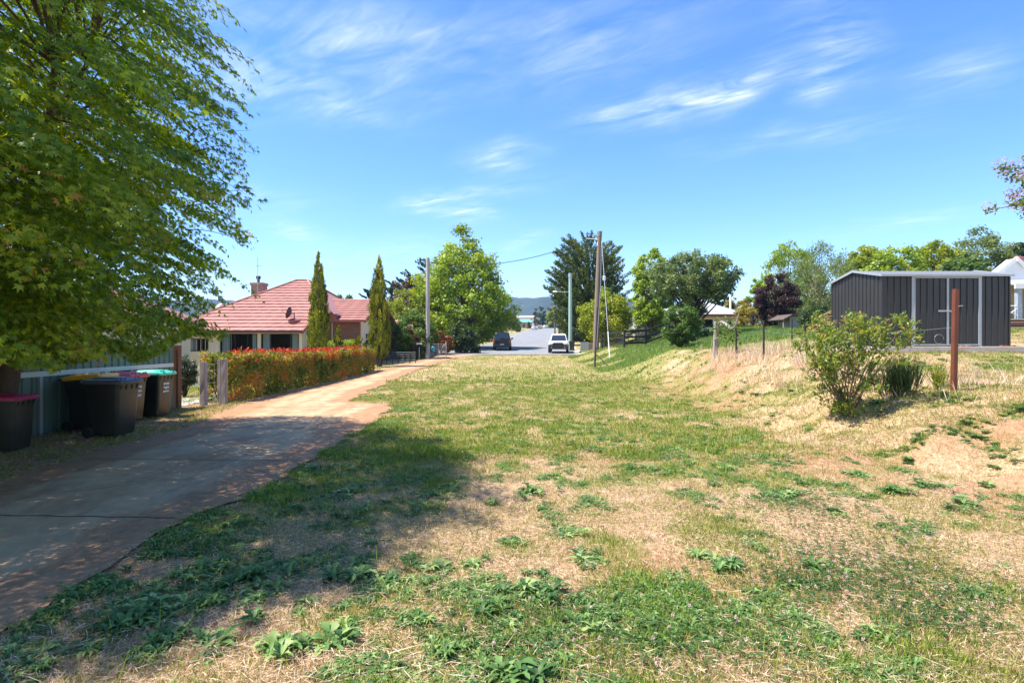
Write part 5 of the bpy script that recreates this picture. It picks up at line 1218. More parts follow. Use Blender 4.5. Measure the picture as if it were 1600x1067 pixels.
# ---- golden pencil cypresses
G_CYP = 'golden pencil cypresses in the garden'
def cypress(px, d, top, bottom, hw, lab, seed):
    tree_at('pencil_cypress', lab, 'tree', px, d, top, [(bottom, hw * .8), (bottom - 25, hw), (top + (bottom - top) * .6, hw * .98), (top + (bottom - top) * .35, hw * .78), (top + (bottom - top) * .15, hw * .5), (top + 8, hw * .25), (top, hw * .06)], .13, 17000, 'gold', nclump=300, clump=(.20, .36), style='column', trunk=.12, group=G_CYP, aspect=.45, seed=seed, trans=.25)
cypress(498, 31, 396, 556, 18, 'golden-green pencil cypress before the house gable, left of the two tall ones', 21)
cypress(592, 35.5, 400, 556, 19.5, 'golden-green pencil cypress at the far hedge end, right of the two tall ones', 22)
tree_at('pencil_cypress', 'small young cypress between the two tall ones in front of the brick wall', 'tree', 528, 33, 508, [(556, 6), (540, 8.5), (522, 5.5), (508, 1.2)], .12, 2200, 'gold', nclump=60, style='column', trunk=.06, group=G_CYP, seed=23, trans=.25)

def box_hedge(name, label, cat, path, halfw, H, leaf, n, pal, group=None, tip=None, seed=0, wav=.10, aspect=.5, trans=.42):
    """clipped hedge along a polyline: leaves over its top, sides and ends, with a wavering surface"""
    r = np.random.default_rng(seed); P = [np.array(p, float) for p in path]
    p0 = path[0]; root = thing(name, label, cat, (p0[0], p0[1], g(p0[0], p0[1])), 0, group)
    seg = [np.linalg.norm(b - a) for a, b in zip(P[:-1], P[1:])]; tot = sum(seg); cum = np.concatenate([[0], np.cumsum(seg)])
    s = r.uniform(-halfw * .5, tot + halfw * .5, n); sc = np.clip(s, 0, tot)
    cx = np.interp(sc, cum, [p[0] for p in P]); cy = np.interp(sc, cum, [p[1] for p in P])
    dx = np.gradient(np.array([p[0] for p in P])); dy = np.gradient(np.array([p[1] for p in P]))
    tx = np.interp(sc, cum, dx); ty = np.interp(sc, cum, dy); tl = np.hypot(tx, ty); tx /= tl; ty /= tl
    th = r.uniform(0, np.pi, n)     # around the section: side - top - side
    ex = np.sign(np.cos(th)) * np.abs(np.cos(th)) ** .5; ez = np.abs(np.sin(th)) ** .55
    low = r.uniform(0, 1, n) < .52; ex = np.where(low, np.sign(r.uniform(-1, 1, n)), ex); ez = np.where(low, r.uniform(0, 1, n), ez)
    depth = 1 - .28 * r.uniform(0, 1, n) ** 1.6
    hv = H * (1 + wav * (fbm(sc * 1.1, sc * 0, seed, 3) - .5) * 2)
    wob = 1 + .35 * (fbm(sc * 2.2, ez * 2.5 + ex, seed + 3, 3) - .5)
    endt = 1 - np.clip(np.abs(s - sc) / (halfw * .5 + 1e-6), 0, 1) ** 2 * .35
    off = ex * halfw * depth * wob * endt
    x = cx - ty * off + tx * (s - sc); y = cy + tx * off + ty * (s - sc)
    z = G(x, y) + np.maximum(ez * hv * np.where(np.abs(ex) < .8, depth, 1) * wob ** .5 * endt, .02)
    C = np.stack([x, y, z], 1)
    nn = unit(np.stack([-ty * ex, tx * ex, ez * .9], 1) + r.normal(size=(n, 3)) * .55)
    T = r.normal(size=(n, 3)) + np.array([0, 0, .7])
    L = leaf * r.uniform(.6, 1.3, n)
    V, F = leafquads(C, T, nn, L, L * aspect)
    cl = fbm(sc * 1.6, ez * 3 + ex * 1.3, seed + 8, 3)
    np_mesh('foliage', V, F, leafmat('leaf_' + pal, GREENS.get(pal) or pal, trans), root, {'rnd': np.clip(r.uniform(0, 1, n) * .6 + (cl - .5) * 1.3 + .25, 0, 1)})
    if tip:
        m = tip['n']; s = r.uniform(0, tot, m); cx = np.interp(s, cum, [p[0] for p in P]); cy = np.interp(s, cum, [p[1] for p in P])
        off = r.uniform(-1, 1, m) * halfw * .95; dens = fbm(s * 1.3, off * 2, seed + 20, 3) > .42
        hv = H * (1 + wav * (fbm(s * 1.1, s * 0, seed, 3) - .5) * 2) * np.sqrt(np.maximum(1 - (off / halfw) ** 2 * .35, .1))
        k = 6; C = np.stack([cx + off, cy + r.uniform(-.1, .1, m), G(cx, cy) + hv + r.uniform(-.10, .06, m)], 1)[dens]; m = len(C)
        C = np.repeat(C, k, 0) + r.normal(size=(m * k, 3)) * np.array([.04, .04, .05]); T = r.normal(size=(m * k, 3)) * .6 + np.array([0, 0, 1.0]); L = tip['leaf'] * r.uniform(.7, 1.3, m * k)
        V, F = leafquads(C, T, r.normal(size=(m * k, 3)), L, L * .38)
        np_mesh('new_growth', V, F, leafmat('leaf_redtip', [(.30, .03, .015), (.50, .045, .02), (.58, .10, .03), (.50, .22, .05)], .35), root, {'rnd': r.uniform(0, 1, m * k)})
    mb = MB()
    for q in range(int(tot * 2.2)):
        t = q / 2.2 + .2; x = float(np.interp(t, cum, [p[0] for p in P])) + random.uniform(-.15, .15); y = float(np.interp(t, cum, [p[1] for p in P]))
        for _ in range(2): limb(mb, (x, y, g(x, y) - .1), (x + random.uniform(-.35, .35), y + random.uniform(-.3, .3), g(x, y) + H * .85), .02, .006, 5, .08, .05, 4)
    # dark twiggy heart so the hedge is not see-through
    mb.build('stems', BARKD, root)
    return root
PHOT = [(.045, .075, .012), (.11, .155, .022), (.21, .22, .032), (.36, .29, .05), (.48, .19, .05)]
GREENS['photinia'] = PHOT
box_hedge('photinia_hedge', 'clipped hedge with fresh red and orange tips along the concrete driveway', 'hedge', [(-7.98, 15.7), (-7.95, 21), (-8.0, 26), (-7.95, 31.2)], .52, 1.30, .10, 56000, 'photinia', tip={'n': 1500, 'leaf': .12}, seed=5)
box_hedge('box_hedge', 'low clipped bright green hedge in front of the red brick wall', 'hedge', [(W(514, 35.8), 35.8), (W(556, 35.8), 35.8)], .5, 1.62, .09, 9000, 'bright', seed=9)
tree_at('golden_shrub', 'small golden conifer shrub at the foot of the second cypress', 'shrub', 562, 34.5, 522, [(560, 14), (545, 14), (530, 9), (522, 3)], .11, 3500, 'gold', nclump=60, style='column', trunk=.04, seed=24, trans=.25)
tree_at('round_shrub', 'clipped round grey-green shrub beside the brown end post of the green fence', 'shrub', 288, 17.4, 556, [(600, 16), (590, 20), (575, 21), (562, 15), (556, 6)], .045, 12000, 'grey', nclump=130, clump=(.2, .32), trunk=.03, stems=5, seed=25, bark=BARKD)
tree_at('flower_shrub', 'little pink-flowered garden plant seen between the grey gate posts', 'shrub', 338, 20, 573, [(600, 8), (588, 10), (578, 7), (573, 2)], .05, 900, 'orange', nclump=14, trunk=.015, stems=3, seed=26)

# ---- right-hand trees
tree_at('cypress_pine', 'huge dark conifer with upswept branches behind the brown pole', 'tree', 917, 76, 368, [(530, 34), (505, 52), (470, 58), (440, 61), (415, 56), (395, 48), (380, 36), (370, 18)], .36, 46000, 'conifer', nclump=430, clump=(.16, .30), style='spray', updir=.7, trunk=.45, bark=BARKD, aspect=.33, seed=31, trans=.15)
tree_at('maple', 'low spreading yellow-green maple above the black rail fence', 'tree', 947, 52, 449, [(533, 20), (518, 42), (500, 47), (480, 42), (462, 26), (450, 8)], .20, 15000, 'lime', nclump=130, clump=(.14, .28), trunk=.16, seed=32)
tree_at('broadleaf_tree', 'leafy mid-green tree standing left behind the tree with the dark forked trunk', 'tree', 1018, 50, 388, [(515, 26), (490, 36), (460, 36), (425, 32), (405, 24), (390, 9)], .24, 13000, 'bright', nclump=200, clump=(.14, .26), trunk=.2, seed=33)
tree_at('broadleaf_tree', 'wide dull green tree with a dark forked trunk leaning right over the white house', 'tree', 1080, 41, 394, [(515, 6), (500, 12), (484, 26), (466, 54), (448, 70), (425, 74), (408, 56), (396, 24)], .18, 20000, 'dull', nclump=260, clump=(.08, .18), trunk=.24, bark=BARKD, stems=3, seed=34, cen=(.2, 0))
tree_at('shrub', 'round bushy green shrub on the grassy bank, taller than the pale post', 'shrub', 1064, 30.5, 475, [(536, 16), (522, 30), (505, 34), (490, 29), (478, 12)], .12, 8500, 'mid', nclump=90, clump=(.16, .3), trunk=.07, bark=BARKD, stems=5, seed=35)
tree_at('shrub', 'shadowy green shrub at the foot of the dark forked trunk', 'shrub', 1086, 39, 498, [(535, 20), (518, 24), (504, 14), (498, 6)], .15, 5000, 'dark', nclump=50, trunk=.05, stems=3, seed=36)
tree_at('grey_shrub', 'pale grey-green shrub behind the black rail fence', 'shrub', 1000, 47, 508, [(545, 22), (530, 26), (515, 18), (508, 6)], .13, 4500, 'grey', nclump=50, trunk=.05, stems=3, seed=37)
tree_at('conifer', 'dark conifer poking up behind the white house roof', 'tree', 1128, 82, 452, [(510, 30), (480, 26), (465, 16), (452, 4)], .4, 4000, 'bluecon', nclump=60, style='spray', trunk=.2, aspect=.35, seed=38, trans=.15)
tree_at('round_tree', 'small rounded olive tree behind the white vent pipe', 'tree', 1152, 62, 465, [(515, 14), (490, 24), (475, 20), (466, 8)], .2, 5000, 'ochre', nclump=50, seed=39)
tree_at('ochre_shrub', 'tall yellowish shrub between the white house and the purple tree', 'shrub', 1178, 46, 460, [(520, 24), (500, 34), (482, 30), (466, 14)], .13, 8000, 'ochre', nclump=70, trunk=.05, stems=4, seed=40, clump=(.14, .26))
tree_at('purple_tree', 'dark purple-leaved tree overhanging the little lean-to', 'tree', 1213, 44, 428, [(512, 22), (490, 33), (465, 35), (445, 28), (431, 16)], .16, 13000, 'purple', nclump=110, trunk=.14, bark=BARKD, seed=41)
tree_at('birch_tree', 'tall weeping pale green tree behind the left end of the dark shed', 'tree', 1276, 58, 378, [(505, 52), (470, 66), (440, 66), (410, 54), (392, 34), (380, 10)], .20, 24000, 'willow', nclump=230, clump=(.12, .22), trunk=.22, droop=1.0, aspect=.4, seed=42, flat=1.1)
tree_at('broadleaf_tree', 'bright green treetop behind the weeping tree, left of its crown', 'tree', 1232, 72, 379, [(500, 46), (450, 54), (415, 44), (395, 30), (382, 14)], .28, 12000, 'bright', nclump=100, clump=(.14, .26), seed=43)
tree_at('broadleaf_tree', 'low bright green tree behind the purple-leaved tree', 'tree', 1192, 62, 424, [(500, 26), (470, 28), (445, 20), (428, 8)], .24, 6000, 'bright', nclump=60, seed=44)
tree_at('low_shrub', 'dense low green shrub with white flower heads against the back of the dark shed', 'shrub', 1278, 31, 474, [(512, 28), (500, 34), (485, 28), (476, 10)], .10, 8000, 'dark', nclump=80, trunk=.04, stems=4, seed=45)
G_BG = 'bright trees behind the dark shed'
for px, d, top, hw, pal, lab, sd_ in ((1352, 66, 384, 40, 'lime', 'yellowish tree behind the ridge of the dark shed, next to the weeping tree', 1), (1400, 60, 380, 46, 'bright', 'broad bright green tree behind the shed doors', 2), (1462, 64, 377, 44, 'lime', 'yellow-green tree behind the right half of the shed', 3), (1532, 70, 357, 52, 'willow', 'tallest pale olive tree behind the right end of the shed', 4), (1505, 56, 398, 34, 'mid', 'darker green tree in front of the tall olive one, left of the red iron roof', 5), (1592, 76, 376, 24, 'dark', 'dark green tree behind the flue of the white gabled house', 6)):
    tree_at('background_tree', lab, 'tree', px, d, top, [(500, hw * .8), (450, hw), (420, hw * .95), ((top + 415) / 2, hw * .75), (top + 8, hw * .4), (top, hw * .12)], .30, 19000, pal, nclump=190, clump=(.16, .30), trunk=.2, group=G_BG, seed=50 + sd_)
# ---- far street trees
G_FAR = 'trees lining the far street'
for px, d, top, hw, pal, lab, sd_ in ((845, 300, 478, 9, 'dark', 'rounded dark green tree at the top of the street', 1), (837, 315, 481, 5, 'brownleaf', 'thin brownish tree at the top of the street', 2), (862, 280, 479, 9, 'lime', 'bright yellow-green tree near the twin dark poles', 3), (880, 170, 484, 9, 'willow', 'pale olive small street tree just right of the twin dark poles', 4), (889, 140, 470, 14, 'mid', 'green street tree left of the huge dark conifer', 5), (826.5, 270, 503, 3.5, 'brownleaf', 'small reddish street tree in front of the green-roofed shop', 6), (858, 330, 490, 10, 'dark', 'dark clump of trees closing the end of the street', 7), (808, 190, 500, 6, 'dark', 'dark shrub tree by the brick building', 8)):
    b0 = 514 if d > 200 else 520
    tree_at('street_tree', lab, 'tree', px, d, top, [(b0, hw * .6), ((b0 + top) / 2 + 5, hw), (top + 8, hw * .8), (top, hw * .25)], .8 if d > 200 else .5, 2600, pal, nclump=50, clump=(.2, .34), trunk=.25, group=G_FAR, seed=60 + sd_)
tree_at('street_hedge', 'dark garden shrubbery under the huge conifer beside the footpath', 'shrub', 905, 92, 508, [(535, 26), (522, 26), (512, 14)], .3, 4000, 'dark', nclump=45, trunk=.06, seed=70)

# vine leaves on the dead branch
C = np.concatenate([np.array(p)[None] + np.random.default_rng(k).normal(size=(70, 3)) * np.array([.14, .12, .22]) - np.array([0, 0, .22]) for k, p in enumerate(VINE_P[1:8])])
rng = np.random.default_rng(77); n = len(C)
V, F = leafquads(C, rng.normal(size=(n, 3)), rng.normal(size=(n, 3)) + np.array([0, -.4, .6]), rng.uniform(.06, .11, n), rng.uniform(.05, .09, n))
np_mesh('leaves', V, F, leafmat('leaf_mid', GREENS['mid'], .40), VINE, {'rnd': rng.uniform(0, 1, n)})

# ---- leafy multi-stemmed bush (right foreground)
def nandina():
    global rng
    rng = np.random.default_rng(5); random.seed(8)
    p = place(1322, 648); d = p.y
    root = thing('leafy_bush', 'vase-shaped leafy bush with many thin stems and reddish tips in front of the dark shed', 'shrub', tuple(p))
    spots = [(1290,532,.26),(1328,518,.26),(1378,520,.27),(1402,512,.20),(1274,562,.22),(1310,556,.26),(1350,552,.26),(1284,590,.24),(1332,590,.28),(1376,574,.2),(1308,618,.24),(1334,634,.22),(1350,606,.22),(1302,508,.2),(1342,505,.18),(1262,545,.16),(1408,530,.15),(1296,575,.24),(1360,535,.22),(1392,545,.16),(1270,528,.14),(1316,644,.18),(1330,648,.2),(1296,640,.12),(1364,588,.16),(1386,566,.13),(1340,570,.25),(1318,536,.24)]
    mb = MB(); Cs = []; Rr = []
    for (px, py, r_) in spots:
        y = d + random.uniform(-.25, .55); c = Vector((W(px, d), y, Zp(py, d) )); Cs.append(c); Rr.append(r_ * .84)
        a = p + Vector((random.uniform(-.1, .1), random.uniform(-.1, .1), -.05)); mid = a.lerp(c, .5) + Vector((0, 0, -.02)) + Vector(((a.x - c.x) * .15, 0, 0))
        if random.random() < .75: mb.tube([a, a.lerp(mid, .5), mid, mid.lerp(c, .5), c], [.013, .012, .010, .008, .004], 5)
    for _ in range(8):
        b = p + Vector((random.uniform(-.8, .9), random.uniform(-.5, .5), random.uniform(.8, 1.5))); mb.tube([p, p.lerp(b, .5) - Vector((0, 0, .05)), b], [.012, .009, .004], 5)
    mb.build('stems', pmat('cane_brown', (.17, .10, .06), .8, .3), root)
    A = []; B = []; N_ = []; LL = []; RN = []
    for c, r_ in zip(Cs, Rr):
        ns = int(60 * (r_ / .22) ** 2)
        for _ in range(ns):       # each sprig: a short stalk with several lance leaves
            o = np.array(c) + rdirs(1)[0] * r_ * rng.uniform(.25, 1.0) ** .6 * np.array([1, 1, .8]); ax = unit(np.array([o - np.array(c)])[0] * .8 + np.array([0, 0, .5 * r_]))
            k = 9; t = rng.uniform(0, .13, k)[:, None]; dr = unit(rdirs(k) + ax * .9)
            A.append(o + ax * t + dr * .03); B.append(dr); N_.append(rdirs(k) * .7 + np.array([0, -.1, .8])); LL.append(rng.uniform(.05, .085, k)); RN.append(np.clip(rng.normal(.5, .2) + rng.uniform(-.25, .25, k), 0, 1))
    A = np.concatenate(A); B = np.concatenate(B); N_ = np.concatenate(N_); LL = np.concatenate(LL); RN = np.concatenate(RN)
    V, F = leafquads(A, B, N_, LL, LL * .36)
    np_mesh('leaves', V, F, leafmat('leaf_nandina', [(.045, .095, .022), (.095, .165, .03), (.17, .25, .04), (.30, .33, .06), (.40, .32, .05)], .35), root, {'rnd': RN})
    tips = MB()
    for (px, py) in ((1335,503),(1342,498),(1325,500),(1398,499),(1406,505),(1414,511),(1416,514),(1384,498),(1418,508),(1310,505),(1396,540),(1404,536),(1429,535),(1432,540)):
        c = Vector((W(px, d), d + random.uniform(-.3, .2), Zp(py, d)))
        for _ in range(5): q = c + Vector((random.uniform(-.06, .1), random.uniform(-.05, .05), random.uniform(-.02, .07))); tips.tube([c - Vector((.05, 0, .1)), c, q], [.004, .003, .002], 4)
    tips.build('red_tips', pmat('reddish_shoots', (.30, .11, .07), .7), root)
nandina()
def sedge(px, py, d_top, hw, n, label, pal, seed, name='grass_clump'):
    r = np.random.default_rng(seed); p = place(px, py); H = (py - d_top) / FOC * p.y; wv = hw / FOC * p.y
    root = thing(name, label, 'grass clump', tuple(p))
    bx = p.x + r.normal(size=n) * wv * .4; by = p.y + r.normal(size=n) * wv * .35; bz = G(bx, by)
    h = H * r.uniform(.35, 1.0, n) ** .8; lean = np.stack([(bx - p.x) / wv * .3 + r.normal(size=n) * .12, r.normal(size=n) * .15, np.ones(n)], 1); lean = unit(lean)
    C = np.stack([bx, by, bz], 1) + lean * h[:, None] * .5
    V, F = leafquads(C, lean, r.normal(size=(n, 3)), h, r.uniform(.008, .02, n), .02)
    rn = r.uniform(0, 1, n)
    A = np.concatenate([np.stack([bx, by, bz], 1)[i % n] + lean[i % n] * h[i % n] * r.uniform(.25, 1) for i in range(n * 5)]).reshape(-1, 3); m = len(A)
    V2, F2 = leafquads(A + r.normal(size=(m, 3)) * .012, lean[np.arange(m) % n] + r.normal(size=(m, 3)) * .35, r.normal(size=(m, 3)), r.uniform(.04, .08, m), r.uniform(.008, .016, m))
    V = np.concatenate([V, V2]); F = np.concatenate([F, F2 + n * 4])
    np_mesh('blades', V, F, leafmat('leaf_' + pal, GREENS[pal], .3), root, {'rnd': np.concatenate([rn, r.uniform(0, 1, m)])})
    return root
sedge(1406, 619, 550, 27, 330, 'dark upright wiry shrub between the leafy bush and the red steel post', 'dark', 3)
sedge(1468, 608, 565, 8, 60, 'small yellow-green grass tuft left of the foot of the red steel post', 'lime', 4)
sedge(1352, 612, 590, 12, 40, 'tiny tuft of green grass right behind the leafy bush stem', 'mid', 5)

# ---- blossom tree just outside the right edge, two branches reaching in
def blossom():
    global rng
    rng = np.random.default_rng(12); random.seed(3)
    base = Vector((12.6, 10.6, g(12.6, 10.6))); root = thing('blossom_tree', 'tree with mauve flower sprays whose branch tips reach in from the right picture edge', 'tree', tuple(base))
    mb = MB(); P0 = limb(mb, base - Vector((0, 0, .2)), base + Vector((-.2, 0, 5.6)), .16, .05, 9, .03, 0, 8)
    tips = []
    d = 10.4
    for (px, py, r_) in ((1572, 262, .16), (1588, 272, .2), (1600, 258, .2), (1580, 285, .1), (1560, 325, .12), (1576, 322, .14), (1596, 318, .2), (1600, 300, .1), (1618, 290, .3), (1640, 320, .35), (1640, 260, .35)):
        tips.append((Vector((W(px, d), d + random.uniform(-.25, .25), Zp(py, d))), r_))
    for k in range(26):
        a = random.uniform(-1.9, 1.9); rr_ = random.uniform(.8, 2.4); tips.append((Vector((base.x + rr_ * math.cos(a), base.y + rr_ * math.sin(a), base.z + random.uniform(2.6, 6.0))), .45))
    C = []; Fl = []
    hub1 = Vector((W(1650, d), d, Zp(315, d))); hub2 = Vector((W(1650, d), d, Zp(270, d)))
    limb(mb, P0[4], hub1, .06, .03, 6, .04, .1); limb(mb, P0[5], hub2, .06, .03, 6, .04, .1)
    for i, (c, r_) in enumerate(tips):
        hub = (hub1 if c.z < Zp(298, d) else hub2) if i < 11 else P0[random.randint(4, 8)]
        limb(mb, hub, c, .022 if i < 11 else .03, .005, 5, .05, .05, 5)
        n = int(900 * r_ ** 1.6)
        C.append(np.array(c) + rdirs(n) * (r_ * rng.uniform(0, 1, n) ** .5)[:, None] * np.array([1.2, 1, .8])); m = int(n * 3.2)
        Fl.append(np.array(c) + np.array([-.02, 0, .06]) + rdirs(m) * (r_ * rng.uniform(.2, 1, m) ** .5)[:, None] * np.array([1.3, 1, 1]))
    mb.build('trunk', BARK, root, smooth=True)
    C = np.concatenate(C); n = len(C); V, F = leafquads(C, rng.normal(size=(n, 3)) - np.array([0, 0, .4]), rng.normal(size=(n, 3)) + np.array([0, 0, .7]), rng.uniform(.05, .09, n), rng.uniform(.035, .055, n))
    np_mesh('crown', V, F, leafmat('leaf_mid', GREENS['mid'], .40), root, {'rnd': rng.uniform(.2, 1, n)})
    C = np.concatenate(Fl); n = len(C); V, F = leafquads(C, rng.normal(size=(n, 3)), rng.normal(size=(n, 3)), rng.uniform(.022, .038, n), rng.uniform(.014, .022, n))
    np_mesh('blossom', V, F, leafmat('petal_mauve', [(.40, .20, .30), (.54, .30, .42), (.62, .42, .52)], .35), root, {'rnd': rng.uniform(0, 1, n)})
blossom()

# ---- the big Japanese maple on the left
def big_maple():
    global rng
    rng = np.random.default_rng(42); random.seed(42)
    base = Vector((-8.12, 9.12, g(-8.12, 9.12))); root = thing('japanese_maple', 'huge leafy green maple overhanging the bins and driveway on the left', 'tree', tuple(base))
    cx, cy, cz = -7.7, 6.6, 4.6
    def hull(az, el):    # radius of the crown along a direction
        n = .9 + .28 * (fbm(az * 1.5 + 20, el * 2.4 + 9, 5, 3) - .5) * 2
        return n
    def lowlimit(x, y): return np.interp(x / np.maximum(y, .1), [-2, -.87, -.80, -.66, -.56, -.5, -.45, -.41], [1.75, 1.62, 1.42, 1.60, 1.74, 1.92, 2.15, 2.5]) + .10 * np.sin(y * 3 + x * 5) + .08 * np.sin(y * 7.3 - x * 4)
    # spray anchor points on nested shells of the crown
    spr = []
    while len(spr) < 2900:
        dv = rdirs(1)[0]; az = math.atan2(dv[1], dv[0]); el = math.asin(dv[2])
        sh = rng.choice([1.0, .82, .6, .38], p=[.54, .24, .13, .09]); r = hull(az, el) * sh * rng.uniform(.93, 1.03)
        p = np.array([cx + dv[0] * r * 4.9, cy + dv[1] * r * 5.5, cz + dv[2] * r * 4.3])
        ll = lowlimit(p[0], p[1])
        if p[2] < ll + .15:
            if rng.uniform() < .55: continue
            p[2] = ll + rng.uniform(.15, .7)
        if p[1] < .6 or p[1] > 12.0 or p[2] > 8.6: continue
        if math.hypot(p[0], p[1]) < 3.0 or (p[1] < 3.2 and p[0] / p[1] > -1.05): continue
        tip = p + np.array([.72, -.2, -.35])
        if tip[0] / tip[1] > -.445 - .03 * rng.uniform(-.6, 2) - .05 * max(0, 2.6 - p[2]) + (.012 * (p[2] - 5) if p[2] < 5 else -.03 * (p[2] - 5)): continue
        spr.append((p, dv, sh))
    LP = []; LT = []; LN = []; LS = []; LR = []
    mb = MB()
    top = Vector((cx + .3, cy + .3, 6.3)); fork = base + Vector((.28, -.1, 1.35))
    mb.tube([base - Vector((0, 0, .2)), base + Vector((.06, 0, .5)), base + Vector((.2, -.05, 1.0)), fork], [.19, .15, .135, .13], 12)
    hubs = []
    for k in range(13):
        a = k / 13 * 2 * math.pi + .3; rr_ = random.uniform(1.4, 2.9); h = random.uniform(2.1, 6.0)
        e = Vector((cx + rr_ * math.cos(a), cy + rr_ * math.sin(a) * .9, h)); hubs += limb(mb, fork, e, .075, .028, 8, .07, .22, 8)[3:]
    hubs_np = np.array([tuple(h) for h in hubs])
    for p, dv, sh in spr:
        out = unit(np.array([dv[0], dv[1], 0]) + 1e-6) ; out = unit(out * .55 + np.array([.85, -.25, 0])) if sh > .7 else out
        size = rng.uniform(.50, .95) if sh > .9 else rng.uniform(.5, .9)
        n = int(rng.uniform(90, 165)); u = rng.uniform(-.55, 1, n); side = rng.normal(size=n) * .27 * (1.05 - .6 * u)
        perp = np.array([-out[1], out[0], 0]); dr = .50 + .35 * rng.uniform()
        pos = p + out * (u * size)[:, None] + perp * (side * size)[:, None] + np.array([0, 0, 1]) * (-(u * .5 + .5) ** 2 * size * dr * 1.3 - np.abs(side) * .10 + rng.normal(size=n) * .028)[:, None]
        pos[:, 2] = np.maximum(pos[:, 2], lowlimit(pos[:, 0], pos[:, 1]) - .04)
        t = unit(out * .75 + perp * (side[:, None] * 1.3) + np.array([0, 0, -1]) * (.35 + .5 * np.maximum(u, 0))[:, None] + rng.normal(size=(n, 3)) * .30)
        nn = unit(np.array([0, 0, .62]) + dv * .62 + out * .15 + rng.normal(size=(n, 3)) * .28)
        cr_ = rng.uniform()
        LP.append(pos); LT.append(t); LN.append(nn); LS.append(rng.uniform(.75, 1.2, n)); LR.append(np.clip(.42 * cr_ + .52 * rng.uniform(0, 1, n) + .12 * (u > .6), 0, 1))
        if rng.uniform() < .11:
            k = np.argmin(((hubs_np - p) ** 2).sum(1)); limb(mb, hubs[k], p, .016, .004, 4, .14, .12, 5)
    P = np.concatenate(LP); T = unit(np.concatenate(LT)); Nn = np.concatenate(LN); S = np.concatenate(LS) * .056; Rn = np.concatenate(LR)
    B = unit(np.cross(T, Nn)); Nn = unit(np.cross(B, T)); n = len(P)
    lobes = [(0, 1.0), (38, .88), (-38, .88), (80, .62), (-80, .62)]
    Vs = []
    for ang, ln in lobes:
        a = math.radians(ang); dd = T * math.cos(a) + B * math.sin(a); ss = -T * math.sin(a) + B * math.cos(a); s = S[:, None] * ln
        dz = -Nn * s * .18
        Vs.append(np.stack([P, P + dd * s * .5 + ss * s * .17, P + dd * s * 1.05 + dz, P + dd * s * .5 - ss * s * .17], 1))
    V = np.stack(Vs, 1).reshape(-1, 3); F = np.arange(n * 20).reshape(n * 5, 4)
    np_mesh('crown', V, F, leafmat('leaf_maple', [(.045, .095, .008), (.10, .185, .012), (.20, .30, .018), (.42, .45, .03), (.42, .22, .05)], .5, .4, [0, .3, .62, .92, 1.0]), root, {'rnd': np.repeat(Rn, 5)})
    # bare twigs at the right rim
    tw = mb
    for k in range(9):
        o = Vector((-4.5 + random.uniform(-.2, .1), 8 + random.uniform(-.6, .6), random.uniform(3.2, 4.6))); q = o + Vector((random.uniform(.7, 1.1), random.uniform(-.2, .2), random.uniform(-.25, .3)))
        limb(tw, o, q, .008, .0015, 4, .08, .18, 9)
    mb.build('trunk', pmat('maple_bark', (.10, .065, .048), .9, .3, 8, .6, 30, stretch=(4, 4, .7)), root, smooth=True)
big_maple()
# ================================================================== GROUND COVER (stuff) AND WEEDS
rng = np.random.default_rng(99)
GC = {'green_blade': [(.07, .14, .016), (.14, .24, .026), (.24, .33, .04), (.38, .39, .08)],
      'straw': [(.28, .175, .09), (.50, .345, .19), (.67, .50, .32), (.78, .64, .46)],
      'halfdry': [(.12, .165, .025), (.22, .26, .045), (.34, .35, .075), (.50, .44, .15)],
      'tallweed': [(.10, .19, .045), (.16, .27, .06), (.24, .34, .085), (.36, .40, .14)]}
def on_drive(x, y, m=0.0):
    return (x > drive_l(y) - m) & (x < drive_r(y) + m) & (y < 52)
def on_road(x, y): return (y > 51.3) & (x > roadc(y) - roadl(y) - .2) & (x < roadc(y) + 5.4)
def scatter(n, d0, d1, pw=1.0, wide=1.12):
    """points over the view wedge on the ground, denser near the camera"""
    u = rng.uniform(0, 1, n); e = 2 - pw
    d = (d0 ** e + (d1 ** e - d0 ** e) * u) ** (1 / e) if abs(e) > 1e-3 else d0 * (d1 / d0) ** u
    x = rng.uniform(-wide, wide, n) * d; return x, d
def clear(x, y): return ~on_drive(x, y, -.05) & ~on_road(x, y) & ~((x > 10.2) & (x < 15.2) & (y > 15.4) & (y < 18.9)) & ~((x > -8.6) & (x < -7.4) & (y > 15.3) & (y < 31.5))
def blades(x, y, h, w, lean, name, pal, label, cat, trans=.3, flat=False, rbias=0.0):
    n = len(x); z = G(x, y); a = rng.uniform(0, 2 * np.pi, n)
    l = lean * rng.uniform(.3, 1.3, n)
    T = unit(np.stack([np.cos(a) * l, np.sin(a) * l, np.ones(n) if not flat else np.full(n, .10) + rng.normal(size=n) * .14], 1))
    if flat: T = unit(np.stack([np.cos(a), np.sin(a), rng.normal(size=n) * .16 + .08], 1))
    C = np.stack([x, y, z + (.012 if flat else -.004)], 1) + T * (h * .5)[:, None]
    if flat: C[:, 2] = z + .012 + np.abs(rng.normal(size=n)) * .012
    V, F = leafquads(C, T, rng.normal(size=(n, 3)) + (np.array([0, 0, 2.5]) if flat else 0), h, w, .10)
    o = np_mesh(name, V, F, leafmat('blade_' + pal, GC[pal], trans, .6, spec=.2), None, {'rnd': np.clip(rng.uniform(0, 1, n) + rbias, 0, 1)})
    return tag(o, label, cat, kind='stuff')
def many(parts):
    return tuple(np.concatenate(q) for q in zip(*parts))
